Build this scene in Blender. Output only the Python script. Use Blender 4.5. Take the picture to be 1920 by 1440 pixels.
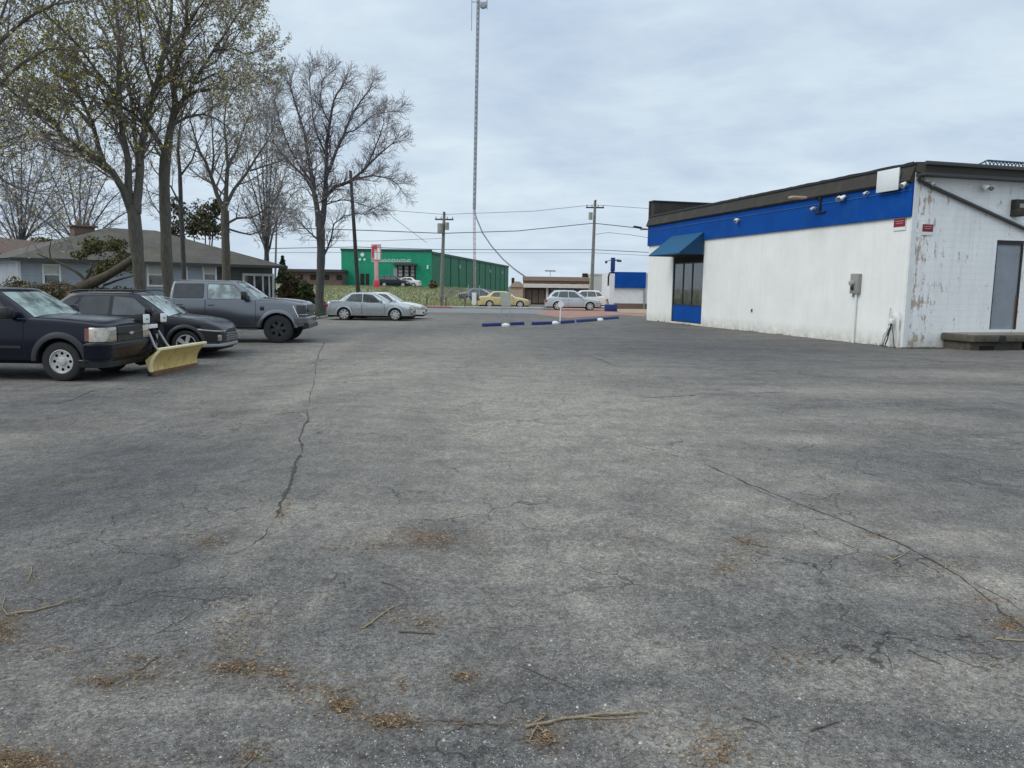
import bpy, bmesh, math, random
from mathutils import Vector, Matrix
R = math.radians
random.seed(7)
for o in list(bpy.data.objects): bpy.data.objects.remove(o)
scene = bpy.context.scene
col = scene.collection

# ------------------------------------------------------------------ camera
CAM_H = 1.85
FPX = 1440.0
PITCH = R(7.2); ROLL = R(0.8)
fwd = Vector((0, math.cos(PITCH), -math.sin(PITCH)))
up0 = Vector((0, math.sin(PITCH), math.cos(PITCH)))
rt0 = Vector((1, 0, 0))
RT = rt0*math.cos(ROLL) + up0*math.sin(ROLL)
UP = up0*math.cos(ROLL) - rt0*math.sin(ROLL)
CAMP = Vector((0, 0, CAM_H))
cd = bpy.data.cameras.new('camera'); cam = bpy.data.objects.new('camera', cd); col.objects.link(cam)
m = Matrix((RT, UP, -fwd)).transposed().to_4x4(); m.translation = CAMP
cam.matrix_world = m
cd.sensor_fit = 'HORIZONTAL'; cd.sensor_width = 36; cd.lens = 36*FPX/1920
cd.clip_start = 0.05; cd.clip_end = 4000
scene.camera = cam
scene.render.resolution_x = 1024; scene.render.resolution_y = 768
scene.view_settings.view_transform = 'Standard'; scene.view_settings.look = 'None'
scene.view_settings.exposure = 0.06; scene.view_settings.gamma = 1.0
try: scene.view_settings.use_curve_mapping = False
except Exception: pass

def ray(px, py): return (fwd*FPX + RT*(px-960) + UP*(720-py)).normalized()
def S(t):
    t = max(0.0, min(1.0, t)); return t*t*(3-2*t)
def gz(x, y):
    z = -0.17*S((-x-2)/4.0)*S((22-y)/6.0)
    z += 0.012*math.sin(x*0.55+1.3)*math.sin(y*0.43)*S((30-y)/10)
    z += 1.60*S((y-67)/36.0)*S((-x+1)/9.0)
    return z
def G(px, py):
    d = ray(px, py); t = -CAM_H/d.z if d.z < -1e-4 else 300
    for _ in range(12):
        p = CAMP + d*t
        t = (gz(p.x, p.y)-CAM_H)/d.z
    p = CAMP + d*t
    return Vector((p.x, p.y, gz(p.x, p.y)))
def at(px, py, Y):
    d = ray(px, py); return CAMP + d*(Y/d.y)

# ------------------------------------------------------------------ node helpers
class NT:
    def __init__(s, tree): s.t = tree
    def n(s, typ, props=None, **inp):
        nd = s.t.nodes.new(typ)
        for k, v in (props or {}).items(): setattr(nd, k, v)
        for k, v in inp.items():
            key = int(k[1:]) if k[0] == '_' and k[1:].isdigit() else k.replace('_', ' ')
            s.set(nd.inputs[key], v)
        return nd
    def set(s, sock, v):
        if isinstance(v, bpy.types.Node): v = v.outputs[0]
        if isinstance(v, bpy.types.NodeSocket): s.t.links.new(v, sock)
        else:
            if isinstance(v, (tuple, list)) and len(v) == 3 and sock.type == 'RGBA': v = (*v, 1)
            sock.default_value = v
    def math(s, op, a, b=0.0, clamp=False):
        nd = s.n('ShaderNodeMath', {'operation': op, 'use_clamp': clamp}); s.set(nd.inputs[0], a)
        if op not in ('ABSOLUTE', 'SQRT'): s.set(nd.inputs[1], b)
        return nd.outputs[0]
    def mix(s, f, a, b, mode='MIX'):
        nd = s.n('ShaderNodeMix', {'data_type': 'RGBA', 'blend_type': mode})
        s.set(nd.inputs['Factor'], f); s.set(nd.inputs[6], a); s.set(nd.inputs[7], b)
        return nd.outputs[2]
    def ramp(s, f, stops):
        nd = s.n('ShaderNodeMapRange', {'clamp': True}); s.set(nd.inputs[0], f)
        nd.inputs[1].default_value = stops[0]; nd.inputs[2].default_value = stops[1]
        nd.inputs[3].default_value = stops[2] if len(stops) > 2 else 0
        nd.inputs[4].default_value = stops[3] if len(stops) > 2 else 1
        return nd.outputs[0]
    def noise(s, vec, scale, detail=4, rough=0.55, dist=0.0):
        return s.n('ShaderNodeTexNoise', None, Vector=vec, Scale=scale, Detail=detail, Roughness=rough, Distortion=dist).outputs[0]
    def vor(s, vec, scale, feat='F1', out=0):
        return s.n('ShaderNodeTexVoronoi', {'feature': feat}, Vector=vec, Scale=scale).outputs[out]
    def map(s, vec, scale=(1,1,1), loc=(0,0,0), rot=(0,0,0)):
        return s.n('ShaderNodeMapping', None, Vector=vec, Scale=scale, Location=loc, Rotation=rot).outputs[0]

def newmat(name):
    mt = bpy.data.materials.new(name); mt.use_nodes = True
    t = NT(mt.node_tree)
    b = mt.node_tree.nodes['Principled BSDF']
    return mt, t, b
def bump(t, b, h, strength=0.5, dist=0.02):
    nd = t.n('ShaderNodeBump', None, Strength=strength, Distance=dist, Height=h)
    t.set(b.inputs['Normal'], nd.outputs[0])
def simple(name, c, rough=0.6, metal=0.0, var=0.12, scale=3.0, coat=0.0, spec=None, bmp=0.0, bscale=40, dirt=None):
    """plain painted / raw surface with two scales of tonal variation"""
    mt, t, b = newmat(name)
    oc = t.n('ShaderNodeTexCoord').outputs['Object']
    n1 = t.noise(oc, scale, 5, 0.6); n2 = t.noise(oc, scale*9, 3, 0.6)
    f = t.math('ADD', t.math('MULTIPLY', n1, 0.65), t.math('MULTIPLY', n2, 0.35))
    lo = tuple(x*(1-var) for x in c); hi = tuple(min(1, x*(1+var)) for x in c)
    cc = t.mix(t.ramp(f, (0.35, 0.65)), lo, hi)
    if dirt:
        dn = t.noise(oc, scale*1.7, 6, 0.7)
        cc = t.mix(t.ramp(dn, (0.5, 0.72, 0, dirt[1])), cc, dirt[0])
    t.set(b.inputs['Base Color'], cc)
    t.set(b.inputs['Roughness'], t.ramp(n1, (0.3, 0.7, max(0, rough-0.06), min(1, rough+0.08))))
    b.inputs['Metallic'].default_value = metal
    b.inputs['Coat Weight'].default_value = coat
    b.inputs['Coat Roughness'].default_value = 0.06
    if spec is not None: b.inputs['Specular IOR Level'].default_value = spec
    if bmp: bump(t, b, t.noise(oc, bscale, 4, 0.6), bmp, 0.01)
    return mt

# ------------------------------------------------------------------ world: pale overcast sky over a thin Nishita sky
SUN_EL, SUN_AZ = 44.0, 246.0     # compass style: behind the camera, to its left
w = bpy.data.worlds.new('World'); scene.world = w; w.use_nodes = True
wt = NT(w.node_tree)
for nd in list(w.node_tree.nodes): w.node_tree.nodes.remove(nd)
sky = wt.n('ShaderNodeTexSky', {'sky_type': 'NISHITA', 'sun_disc': False, 'sun_elevation': R(SUN_EL), 'sun_rotation': R(SUN_AZ), 'air_density': 1.0, 'dust_density': 2.0})
bg1 = wt.n('ShaderNodeBackground', None, Color=sky, Strength=0.1)
dirv = wt.n('ShaderNodeTexCoord').outputs['Generated']
sep = wt.n('ShaderNodeSeparateXYZ', None, _0=dirv)
zc = wt.math('MAXIMUM', sep.outputs[2], 0.0)
den = wt.math('ADD', zc, 0.20)
uv = wt.n('ShaderNodeCombineXYZ', None, X=wt.math('DIVIDE', sep.outputs[0], den), Y=wt.math('DIVIDE', sep.outputs[1], den), Z=0.37)
cl1 = wt.noise(wt.map(uv, (1.15, 0.85, 1), (3.1, 0.4, 0), (0, 0, R(20))), 1.0, 6, 0.52, 0.3)
cl2 = wt.noise(wt.map(uv, (1.0, 1.35, 1), (0.2, 7.3, 0), (0, 0, R(25))), 3.0, 8, 0.58, 0.25)
cf = wt.math('ADD', wt.math('MULTIPLY', cl1, 0.58), wt.math('MULTIPLY', cl2, 0.42))
cfr = wt.ramp(cf, (0.33, 0.61))
cloud = wt.mix(cfr, (0.475, 0.59, 0.745), (0.715, 0.83, 0.91))
cloud = wt.mix(wt.ramp(zc, (0.0, 0.22, 0.30, 0.0)), cloud, (0.63, 0.74, 0.88))
gain = wt.ramp(zc, (0.30, 1.0, 1.0, 1.7))
bg2 = wt.n('ShaderNodeBackground', None, Color=cloud, Strength=gain)
mx = wt.n('ShaderNodeMixShader', None, Fac=0.93); wt.set(mx.inputs[1], bg1); wt.set(mx.inputs[2], bg2)
wo = wt.n('ShaderNodeOutputWorld'); wt.set(wo.inputs[0], mx)
# the sun behind the cloud layer
ld = bpy.data.lights.new('sun', 'SUN'); ld.energy = 1.5; ld.angle = R(36); ld.color = (1.0, 0.93, 0.84)
sun = bpy.data.objects.new('sun', ld); col.objects.link(sun)
el, az = R(SUN_EL), R(SUN_AZ)
sd = Vector((math.sin(az)*math.cos(el), math.cos(az)*math.cos(el), math.sin(el)))
sun.rotation_euler = (-sd).to_track_quat('-Z', 'Y').to_euler()

# ------------------------------------------------------------------ mesh helpers
class MB:
    def __init__(s): s.v = []; s.f = []
    def add(s, vs, fs):
        k = len(s.v); s.v.extend([tuple(p) for p in vs]); s.f.extend([tuple(i+k for i in q) for q in fs]); return s
    def box(s, x0, x1, y0, y1, z0, z1, M=None):
        vs = [Vector(p) for p in ((x0,y0,z0),(x1,y0,z0),(x1,y1,z0),(x0,y1,z0),(x0,y0,z1),(x1,y0,z1),(x1,y1,z1),(x0,y1,z1))]
        if M is not None: vs = [M @ p for p in vs]
        return s.add(vs, ((0,3,2,1),(4,5,6,7),(0,1,5,4),(1,2,6,5),(2,3,7,6),(3,0,4,7)))
    def bbox(s, x0, x1, y0, y1, z0, z1, b=0.01, M=None):
        """box with bevelled edges"""
        bm = bmesh.new(); bmesh.ops.create_cube(bm, size=1)
        for v in bm.verts: v.co = Vector(((x0+x1)/2+v.co.x*(x1-x0), (y0+y1)/2+v.co.y*(y1-y0), (z0+z1)/2+v.co.z*(z1-z0)))
        bmesh.ops.bevel(bm, geom=list(bm.edges), offset=b, segments=2, affect='EDGES', profile=0.5)
        if M is not None: bmesh.ops.transform(bm, matrix=M, verts=bm.verts)
        bm.verts.index_update()
        s.add([v.co.copy() for v in bm.verts], [[v.index for v in f.verts] for f in bm.faces]); bm.free(); return s
    def poly(s, pts): return s.add(pts, (tuple(range(len(pts))),))
    def grid(s, rows, closeu=False):
        n = len(rows[0]); vs = [p for r in rows for p in r]; fs = []
        for i in range(len(rows)-1):
            for j in range(n if closeu else n-1):
                a = i*n+j; b = i*n+(j+1) % n
                fs.append((a, b, b+n, a+n))
        return s.add(vs, fs)
    def tube(s, pts, rad, n=6, cap=True):
        pts = [Vector(p) for p in pts]
        if not isinstance(rad, (list, tuple)): rad = [rad]*len(pts)
        vs = []; fs = []; ref = None
        for i, p in enumerate(pts):
            d = (pts[min(i+1, len(pts)-1)]-pts[max(i-1, 0)])
            if d.length < 1e-9: d = Vector((0,0,1))
            d.normalize()
            if ref is None:
                ref = d.orthogonal().normalized()
            else:
                ref = (ref - d*ref.dot(d))
                ref = ref.normalized() if ref.length > 1e-6 else d.orthogonal().normalized()
            bi = d.cross(ref)
            for k in range(n):
                a = 2*math.pi*k/n
                vs.append(p + (ref*math.cos(a)+bi*math.sin(a))*rad[i])
        for i in range(len(pts)-1):
            for k in range(n):
                a = i*n+k; b = i*n+(k+1) % n
                fs.append((a, b, b+n, a+n))
        if cap: fs.append(tuple(reversed(range(n)))); fs.append(tuple((len(pts)-1)*n+k for k in range(n)))
        return s.add(vs, fs)
    def prism(s, poly, f0, f1):
        """poly: 2d points; f0,f1 map (a,b)->3d for the two ends"""
        n = len(poly); vs = [f0(*p) for p in poly]+[f1(*p) for p in poly]
        fs = [tuple(reversed(range(n))), tuple(range(n, 2*n))]+[(i, (i+1) % n, (i+1) % n+n, i+n) for i in range(n)]
        return s.add(vs, fs)
    def lathe(s, prof, n=28, axis='Y', M=None, cap=False):
        """prof: (r, h); rings around axis"""
        rows = []
        for r, h in prof:
            row = []
            for k in range(n):
                a = 2*math.pi*k/n
                p = Vector((r*math.cos(a), h, r*math.sin(a))) if axis == 'Y' else Vector((r*math.cos(a), r*math.sin(a), h))
                row.append(M @ p if M is not None else p)
            rows.append(row)
        s.grid(rows, True)
        if cap:
            s.poly(rows[-1]); s.poly(list(reversed(rows[0])))
        return s
    def build(s, name, mat, parent=None, smooth=None, recalc=False, **tags):
        me = bpy.data.meshes.new(name); me.from_pydata(s.v, [], s.f); me.validate(verbose=False)
        if recalc:
            bm = bmesh.new(); bm.from_mesh(me); bmesh.ops.recalc_face_normals(bm, faces=bm.faces); bm.to_mesh(me); bm.free()
        if mat: me.materials.append(mat)
        if smooth is not None:
            me.polygons.foreach_set('use_smooth', [True]*len(me.polygons))
            try: me.set_sharp_from_angle(angle=R(smooth))
            except Exception: pass
        o = bpy.data.objects.new(name, me); col.objects.link(o)
        if parent: o.parent = parent
        for k, v in tags.items(): o[k] = v
        return o
def thing(name, label, cat, loc=(0,0,0), rz=0.0, group=None, scale=1.0):
    o = bpy.data.objects.new(name, None); col.objects.link(o); o.empty_display_size = 0.2
    o.location = loc; o.rotation_euler = (0, 0, rz); o.scale = (scale,)*3
    o['label'] = label; o['category'] = cat
    if group: o['group'] = group
    return o
def tag(o, label, cat, group=None):
    o['label'] = label; o['category'] = cat
    if group: o['group'] = group
    return o
def plane_px(o, a):
    """vertical wall plane through ground point o with heading a: pixel -> (s along the wall, z)"""
    dx, dy = math.cos(a), math.sin(a)
    def f(px, py):
        r = ray(px, py)
        # t*r.x = o.x + s*dx ; t*r.y = o.y + s*dy
        det = -r.x*dy + r.y*dx
        t = (-o[0]*dy + o[1]*dx)/det
        s_ = (t*r.x-o[0])*dx + (t*r.y-o[1])*dy
        return s_, CAM_H + t*r.z
    return f

# ------------------------------------------------------------------ materials
def mat_asphalt():
    mt, t, b = newmat('asphalt')
    oc = t.n('ShaderNodeTexCoord').outputs['Object']
    big = t.noise(oc, 0.22, 5, 0.6, 0.4)
    med = t.noise(t.map(oc, (1, 1.7, 1)), 1.3, 6, 0.65, 0.5)
    fine = t.noise(oc, 34, 5, 0.75)
    grit = t.noise(oc, 160, 2, 0.6)
    sand = t.n('ShaderNodeAttribute', {'attribute_name': 'pale'}).outputs['Fac']
    dirt = t.n('ShaderNodeAttribute', {'attribute_name': 'dirt'}).outputs['Fac']
    damp = t.n('ShaderNodeAttribute', {'attribute_name': 'damp'}).outputs['Fac']
    tar = t.n('ShaderNodeAttribute', {'attribute_name': 'tar'}).outputs['Fac']
    f = t.math('ADD', t.math('MULTIPLY', big, 0.5), t.math('MULTIPLY', med, 0.5))
    st1 = t.noise(t.map(oc, (0.35, 1.5, 1), (2, 5, 0), (0, 0, R(-12))), 0.9, 6, 0.7, 0.6)
    c = t.mix(t.ramp(f, (0.36, 0.64)), (0.096, 0.0955, 0.097), (0.136, 0.132, 0.126))
    c = t.mix(t.ramp(st1, (0.45, 0.62, 0.0, 0.6)), c, (0.185, 0.178, 0.165))
    c = t.mix(t.ramp(t.noise(t.map(oc, (1, 1, 1), (9, 3, 0)), 0.7, 6, 0.72, 0.9), (0.50, 0.63, 0.0, 0.62)), c, (0.072, 0.0725, 0.077))
    # pale, worn area where the binder is gone
    pn = t.math('MULTIPLY', sand, t.ramp(med, (0.35, 0.6, 0.6, 1.5)), True)
    c = t.mix(t.math('MULTIPLY', pn, 0.9), c, (0.245, 0.231, 0.205))
    c = t.mix(t.math('MULTIPLY', tar, t.ramp(med, (0.3, 0.6, 0.5, 1.2)), True), c, (0.060, 0.062, 0.068))
    def mul(fac):
        nonlocal c
        c = t.mix(1.0, c, t.n('ShaderNodeCombineColor', None, _0=fac, _1=fac, _2=fac), 'MULTIPLY')
    md = t.noise(t.map(oc, (1.1, 1.0, 1), (4, 1, 0)), 3.2, 6, 0.72, 0.8)
    mul(t.ramp(md, (0.34, 0.66, 0.78, 1.22)))
    c = t.mix(1.0, c, (1.05, 1.0, 0.945), 'MULTIPLY')
    gr = t.noise(t.map(oc, (1, 1, 1), (2, 2, 0)), 26, 5, 0.8, 0.3)
    mul(t.ramp(gr, (0.36, 0.64, 0.72, 1.32)))
    md2 = t.noise(t.map(oc, (1.2, 0.7, 1), (1, 6, 0), (0, 0, R(25))), 11, 5, 0.7, 0.5)
    mul(t.ramp(md2, (0.34, 0.66, 0.80, 1.20)))
    g2 = t.noise(t.map(oc, (1, 1, 1), (3, 8, 0)), 60, 4, 0.8, 0.4)
    mul(t.ramp(g2, (0.38, 0.62, 0.60, 1.45)))
    # stone chips showing through: two sizes of cells
    def chips(scale, cell, seed, thr, colr, dens):
        nonlocal c
        vc = t.n('ShaderNodeTexVoronoi', {'feature': 'F1'}, Vector=t.map(oc, (1,1,1), seed), Scale=scale)
        rnd = t.n('ShaderNodeSeparateColor', None, _0=vc.outputs['Color'])
        m1 = t.math('LESS_THAN', vc.outputs['Distance'], cell)
        m2 = t.math('GREATER_THAN', t.math('ADD', rnd.outputs[0], dens), thr)
        tone = t.ramp(rnd.outputs[1], (0, 1, 0.55, 1.25))
        cc = t.mix(1.0, colr, t.n('ShaderNodeCombineColor', None, _0=tone, _1=tone, _2=tone), 'MULTIPLY')
        c = t.mix(t.math('MULTIPLY', m1, t.math('MULTIPLY', m2, 0.85)), c, cc)
    patch = t.ramp(t.noise(oc, 1.6, 6, 0.75, 0.8), (0.46, 0.66))
    dn = t.math('ADD', t.math('MULTIPLY', patch, 0.46), t.math('MULTIPLY', sand, 0.38))
    chips(115, 0.36, (0, 0, 0), 0.995, (0.30, 0.29, 0.265), dn)
    chips(62, 0.30, (3.3, 1.7, 0), 0.996, (0.33, 0.32, 0.29), t.math('MULTIPLY', dn, 0.22))
    chips(210, 0.40, (7.3, 2.7, 0), 0.90, (0.24, 0.235, 0.225), dn)
    chips(95, 0.30, (5.1, 4.2, 0), 0.90, (0.030, 0.032, 0.036), 0.06)
    # brown silt and damp stains
    dm = t.math('MULTIPLY', dirt, t.ramp(t.noise(oc, 14, 6, 0.75), (0.42, 0.60, 0.0, 1.1)), True)
    c = t.mix(t.math('MULTIPLY', dm, 0.8), c, (0.085, 0.070, 0.053))
    c = t.mix(t.math('MULTIPLY', damp, 0.6, True), c, (0.055, 0.060, 0.070))
    # hairline crazing
    wv = t.n('ShaderNodeVectorMath', {'operation': 'ADD'}, _0=oc, _1=t.n('ShaderNodeVectorMath', {'operation': 'SCALE'}, _0=t.n('ShaderNodeTexNoise', None, Vector=oc, Scale=2.3, Detail=4.0).outputs[1], Scale=0.55).outputs[0]).outputs[0]
    cr = t.vor(wv, 1.5, 'DISTANCE_TO_EDGE')
    crm = t.math('MULTIPLY', t.ramp(cr, (0.0, 0.013, 1.0, 0.0)), t.ramp(t.noise(oc, 0.6, 4), (0.50, 0.58)))
    c = t.mix(t.math('MULTIPLY', crm, 0.9), c, (0.025, 0.024, 0.023))
    c = t.mix(t.ramp(grit, (0.3, 0.7, 0.0, 0.22)), c, t.mix(1.0, c, (1.6, 1.6, 1.6), 'MULTIPLY'))
    c = t.mix(t.ramp(fine, (0.36, 0.52, 0.7, 0.0)), c, t.mix(1.0, c, (0.55, 0.56, 0.58), 'MULTIPLY'))
    t.set(b.inputs['Base Color'], c)
    t.set(b.inputs['Roughness'], t.ramp(med, (0.3, 0.7, 0.78, 0.95)))
    b.inputs['Specular IOR Level'].default_value = 0.18
    h = t.math('ADD', t.math('MULTIPLY', fine, 0.6), t.math('MULTIPLY', grit, 0.5))
    h = t.math('ADD', h, t.math('MULTIPLY', t.vor(oc, 95), -0.5))
    h = t.math('SUBTRACT', h, t.math('MULTIPLY', crm, 1.0))
    bump(t, b, h, 0.55, 0.006)
    return mt
def mat_blocks(name, c, rot, scale_bump=1.0, dirtamt=0.35, streaks=True, peel=0.0, mort=0.2):
    """painted concrete-block wall; coordinates are the wall's own"""
    mt, t, b = newmat(name)
    oc = t.n('ShaderNodeTexCoord').outputs['Object']
    uv = t.map(oc, (1, 1, 1), (0, 0, 0), rot)
    br = t.n('ShaderNodeTexBrick', {'offset': 0.5}, Vector=uv, Scale=1.0, Mortar_Size=0.007, Mortar_Smooth=0.6, Brick_Width=0.42, Row_Height=0.21,
             Color1=(0.0, 0.0, 0.0), Color2=(1, 1, 1), Mortar=(0.5, 0.5, 0.5))
    tone = t.n('ShaderNodeSeparateColor', None, _0=br.outputs[0]).outputs[0]
    n1 = t.noise(oc, 0.8, 6, 0.65); n2 = t.noise(t.map(uv, (5, 0.35, 1)), 1.0, 5, 0.6); n3 = t.noise(oc, 28, 4, 0.7)
    base = t.mix(t.ramp(n1, (0.3, 0.7)), tuple(x*0.90 for x in c), c)
    base = t.mix(t.math('MULTIPLY', t.ramp(tone, (0, 1, 0, 1)), mort*.5), base, tuple(x*0.8 for x in c))
    if streaks: base = t.mix(t.ramp(n2, (0.5, 0.78, 0, dirtamt)), base, (0.48, 0.47, 0.42))
    base = t.mix(t.math('MULTIPLY', br.outputs['Fac'], mort), base, (0.42, 0.42, 0.41))
    sp = t.n('ShaderNodeSeparateXYZ', None, _0=oc)
    # splash-back grime just above the tarmac
    low = t.math('MULTIPLY', t.ramp(sp.outputs[2], (0.0, 0.55, 1.0, 0.0)), t.ramp(t.noise(oc, 3.0, 6, 0.7), (0.35, 0.65, 0.1, 0.75)))
    base = t.mix(low, base, (0.36, 0.33, 0.25))
    if peel:
        # paint peeled off beside the corner and in odd spots
        cx = t.ramp(sp.outputs[0], (0.0, 1.5, 1.0, 0.0))
        pm = t.math('ADD', t.math('MULTIPLY', cx, 0.13), t.noise(t.map(oc, (2.6, 2.6, 1.1)), 1.6, 6, 0.72))
        base = t.mix(t.ramp(pm, (0.60, 0.65, 0, 0.85)), base, (0.36, 0.28, 0.21))
        pm2 = t.noise(t.map(oc, (1.2, 1.2, 2.4), (5, 1, 3)), 2.1, 7, 0.75)
        base = t.mix(t.ramp(pm2, (0.63, 0.68, 0, 0.6)), base, (0.50, 0.47, 0.44))
    t.set(b.inputs['Base Color'], base)
    b.inputs['Roughness'].default_value = 0.75
    h = t.math('ADD', t.math('MULTIPLY', br.outputs['Fac'], -0.8*scale_bump), t.math('MULTIPLY', n3, 0.25))
    bump(t, b, h, 0.5, 0.008)
    return mt
def mat_siding(name, c, pitch=0.11, axis=2, depth=0.6):
    mt, t, b = newmat(name)
    oc = t.n('ShaderNodeTexCoord').outputs['Object']
    sp = t.n('ShaderNodeSeparateXYZ', None, _0=oc)
    fr = t.math('FRACT', t.math('DIVIDE', sp.outputs[axis], pitch))
    n1 = t.noise(oc, 1.1, 5, 0.65)
    c1 = t.mix(t.ramp(n1, (0.3, 0.7)), tuple(x*0.8 for x in c), tuple(min(1, x*1.12) for x in c))
    line = t.ramp(fr, (0.0, 0.10, 1.0, 0.0))
    c1 = t.mix(t.math('MULTIPLY', line, depth), c1, tuple(x*0.35 for x in c))
    t.set(b.inputs['Base Color'], c1); b.inputs['Roughness'].default_value = 0.7
    bump(t, b, fr, 0.7, 0.02)
    return mt
def mat_shingle(name, c):
    mt, t, b = newmat(name)
    oc = t.n('ShaderNodeTexCoord').outputs['Object']
    n1 = t.noise(oc, 0.7, 6, 0.7); n2 = t.noise(t.map(oc, (6, 3, 3)), 2.5, 3, 0.5)
    f = t.math('ADD', t.math('MULTIPLY', n1, 0.6), t.math('MULTIPLY', n2, 0.4))
    cc = t.mix(t.ramp(f, (0.35, 0.65)), tuple(x*0.62 for x in c), tuple(x*1.25 for x in c))
    cc = t.mix(t.ramp(t.noise(oc, 1.3, 6, 0.7), (0.52, 0.68, 0, 0.7)), cc, (0.10, 0.11, 0.05))
    t.set(b.inputs['Base Color'], cc); b.inputs['Roughness'].default_value = 0.9
    sp = t.n('ShaderNodeSeparateXYZ', None, _0=oc)
    bump(t, b, t.math('FRACT', t.math('DIVIDE', sp.outputs[2], 0.07)), 0.4, 0.01)
    return mt
def mat_glass(name, c=(0.02, 0.028, 0.03), rough=0.04, spec=0.9):
    mt, t, b = newmat(name)
    oc = t.n('ShaderNodeTexCoord').outputs['Object']
    n1 = t.noise(oc, 2.5, 4, 0.6)
    t.set(b.inputs['Base Color'], t.mix(t.ramp(n1, (0.4, 0.6)), tuple(x*0.5 for x in c), tuple(x*1.8 for x in c)))
    t.set(b.inputs['Roughness'], t.ramp(n1, (0.3, 0.7, rough, rough+0.06)))
    b.inputs['Specular IOR Level'].default_value = spec
    b.inputs['Coat Weight'].default_value = 0.6; b.inputs['Coat Roughness'].default_value = 0.02
    return mt
def mat_paint(name, c, rough=0.35, metal=0.3, dust=0.15):
    mt, t, b = newmat(name)
    oc = t.n('ShaderNodeTexCoord').outputs['Object']
    n1 = t.noise(oc, 2.2, 6, 0.65); n2 = t.noise(oc, 60, 3, 0.6)
    sp = t.n('ShaderNodeSeparateXYZ', None, _0=oc)
    cc = t.mix(t.ramp(n2, (0.3, 0.7)), tuple(x*0.9 for x in c), tuple(min(1, x*1.1) for x in c))
    low = t.math('MULTIPLY', t.ramp(sp.outputs[2], (0.25, 0.9, 1.0, 0.15)), t.ramp(n1, (0.3, 0.7, dust*0.4, dust*1.8)))
    cc = t.mix(low, cc, (0.17, 0.16, 0.145))
    t.set(b.inputs['Base Color'], cc)
    t.set(b.inputs['Roughness'], t.math('ADD', rough, t.math('MULTIPLY', low, 0.5)))
    b.inputs['Metallic'].default_value = metal
    b.inputs['Coat Weight'].default_value = 0.55; b.inputs['Coat Roughness'].default_value = 0.06; b.inputs['Specular IOR Level'].default_value = 0.3
    return mt
def mat_bark(name, c, scale=1.0, moss=0.0):
    mt, t, b = newmat(name)
    oc = t.n('ShaderNodeTexCoord').outputs['Object']
    n1 = t.noise(t.map(oc, (9, 9, 1.6)), 2*scale, 6, 0.7, 0.6); n2 = t.noise(oc, 1.2, 4, 0.6)
    cc = t.mix(t.ramp(n1, (0.35, 0.65)), tuple(x*0.45 for x in c), tuple(x*1.35 for x in c))
    cc = t.mix(t.ramp(n2, (0.45, 0.7, 0, 0.5)), cc, tuple(x*0.7 for x in c))
    if moss: cc = t.mix(t.ramp(t.noise(oc, 2.3, 6, 0.7), (0.42, 0.62, 0, moss)), cc, (0.10, 0.105, 0.045))
    t.set(b.inputs['Base Color'], cc); b.inputs['Roughness'].default_value = 0.95
    bump(t, b, n1, 0.9, 0.03)
    return mt
def mat_leaf(name, cols, rough=0.6, trans=True):
    mt, t, b = newmat(name)
    gi = t.n('ShaderNodeNewGeometry').outputs['Random Per Island']
    cc = t.mix(t.ramp(gi, (0.0, 0.5)), cols[0], cols[1])
    cc = t.mix(t.ramp(gi, (0.5, 1.0)), cc, cols[2])
    t.set(b.inputs['Base Color'], cc); b.inputs['Roughness'].default_value = rough
    b.inputs['Specular IOR Level'].default_value = 0.2
    return mt
def mat_grass(name, c1, c2, c3):
    mt, t, b = newmat(name)
    oc = t.n('ShaderNodeTexCoord').outputs['Object']
    n1 = t.noise(oc, 0.35, 6, 0.7); n2 = t.noise(oc, 6, 5, 0.7)
    cc = t.mix(t.ramp(n1, (0.4, 0.6)), c1, c2)
    cc = t.mix(t.ramp(n2, (0.45, 0.7, 0, 0.8)), cc, c3)
    t.set(b.inputs['Base Color'], cc); b.inputs['Roughness'].default_value = 0.95
    bump(t, b, t.noise(oc, 14, 5, 0.8), 1.0, 0.08)
    return mt

M = {}
M['asphalt'] = mat_asphalt()
M['road'] = simple('worn_asphalt_road', (0.19, 0.19, 0.19), 0.9, var=0.18, scale=0.6, bmp=0.3)
M['concrete'] = simple('concrete', (0.36, 0.355, 0.34), 0.85, var=0.18, scale=1.2, bmp=0.3, dirt=((0.16, 0.15, 0.13), 0.6))
M['dark_concrete'] = simple('stained_concrete', (0.095, 0.085, 0.065), 0.9, var=0.35, scale=2.4, bmp=0.6, bscale=18, dirt=((0.045, 0.04, 0.035), 0.9))
M['dock_top'] = simple('dock_surface', (0.19, 0.175, 0.14), 0.9, var=0.25, scale=2, bmp=0.4, dirt=((0.09, 0.085, 0.07), 0.7))
M['grass'] = mat_grass('grass_mat', (0.13, 0.155, 0.065), (0.24, 0.25, 0.11), (0.38, 0.34, 0.24))
M['lawn'] = mat_grass('lawn_mat', (0.085, 0.10, 0.045), (0.13, 0.12, 0.07), (0.20, 0.175, 0.12))
M['brickpave'] = simple('red_paving', (0.30, 0.16, 0.12), 0.9, var=0.25, scale=1.0, bmp=0.3, dirt=((0.28, 0.23, 0.19), 0.7))
M['red_curb'] = simple('red_kerb_paint', (0.42, 0.13, 0.13), 0.7, var=0.25)
M['white_long'] = mat_blocks('painted_block_wall', (0.84, 0.86, 0.83), (R(90), R(90), 0), 0.3, 0.17, True, 0.0, 0.06)
M['white_end'] = mat_blocks('painted_block_wall_worn', (0.88, 0.88, 0.87), (R(90), 0, 0), 1.2, 0.35, True, 1.0, 0.16)
M['blue'] = simple('blue_paint', (0.002, 0.062, 0.30), 0.75, var=0.14, scale=0.7, spec=0.15, dirt=((0.012, 0.095, 0.30), 0.6))
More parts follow.
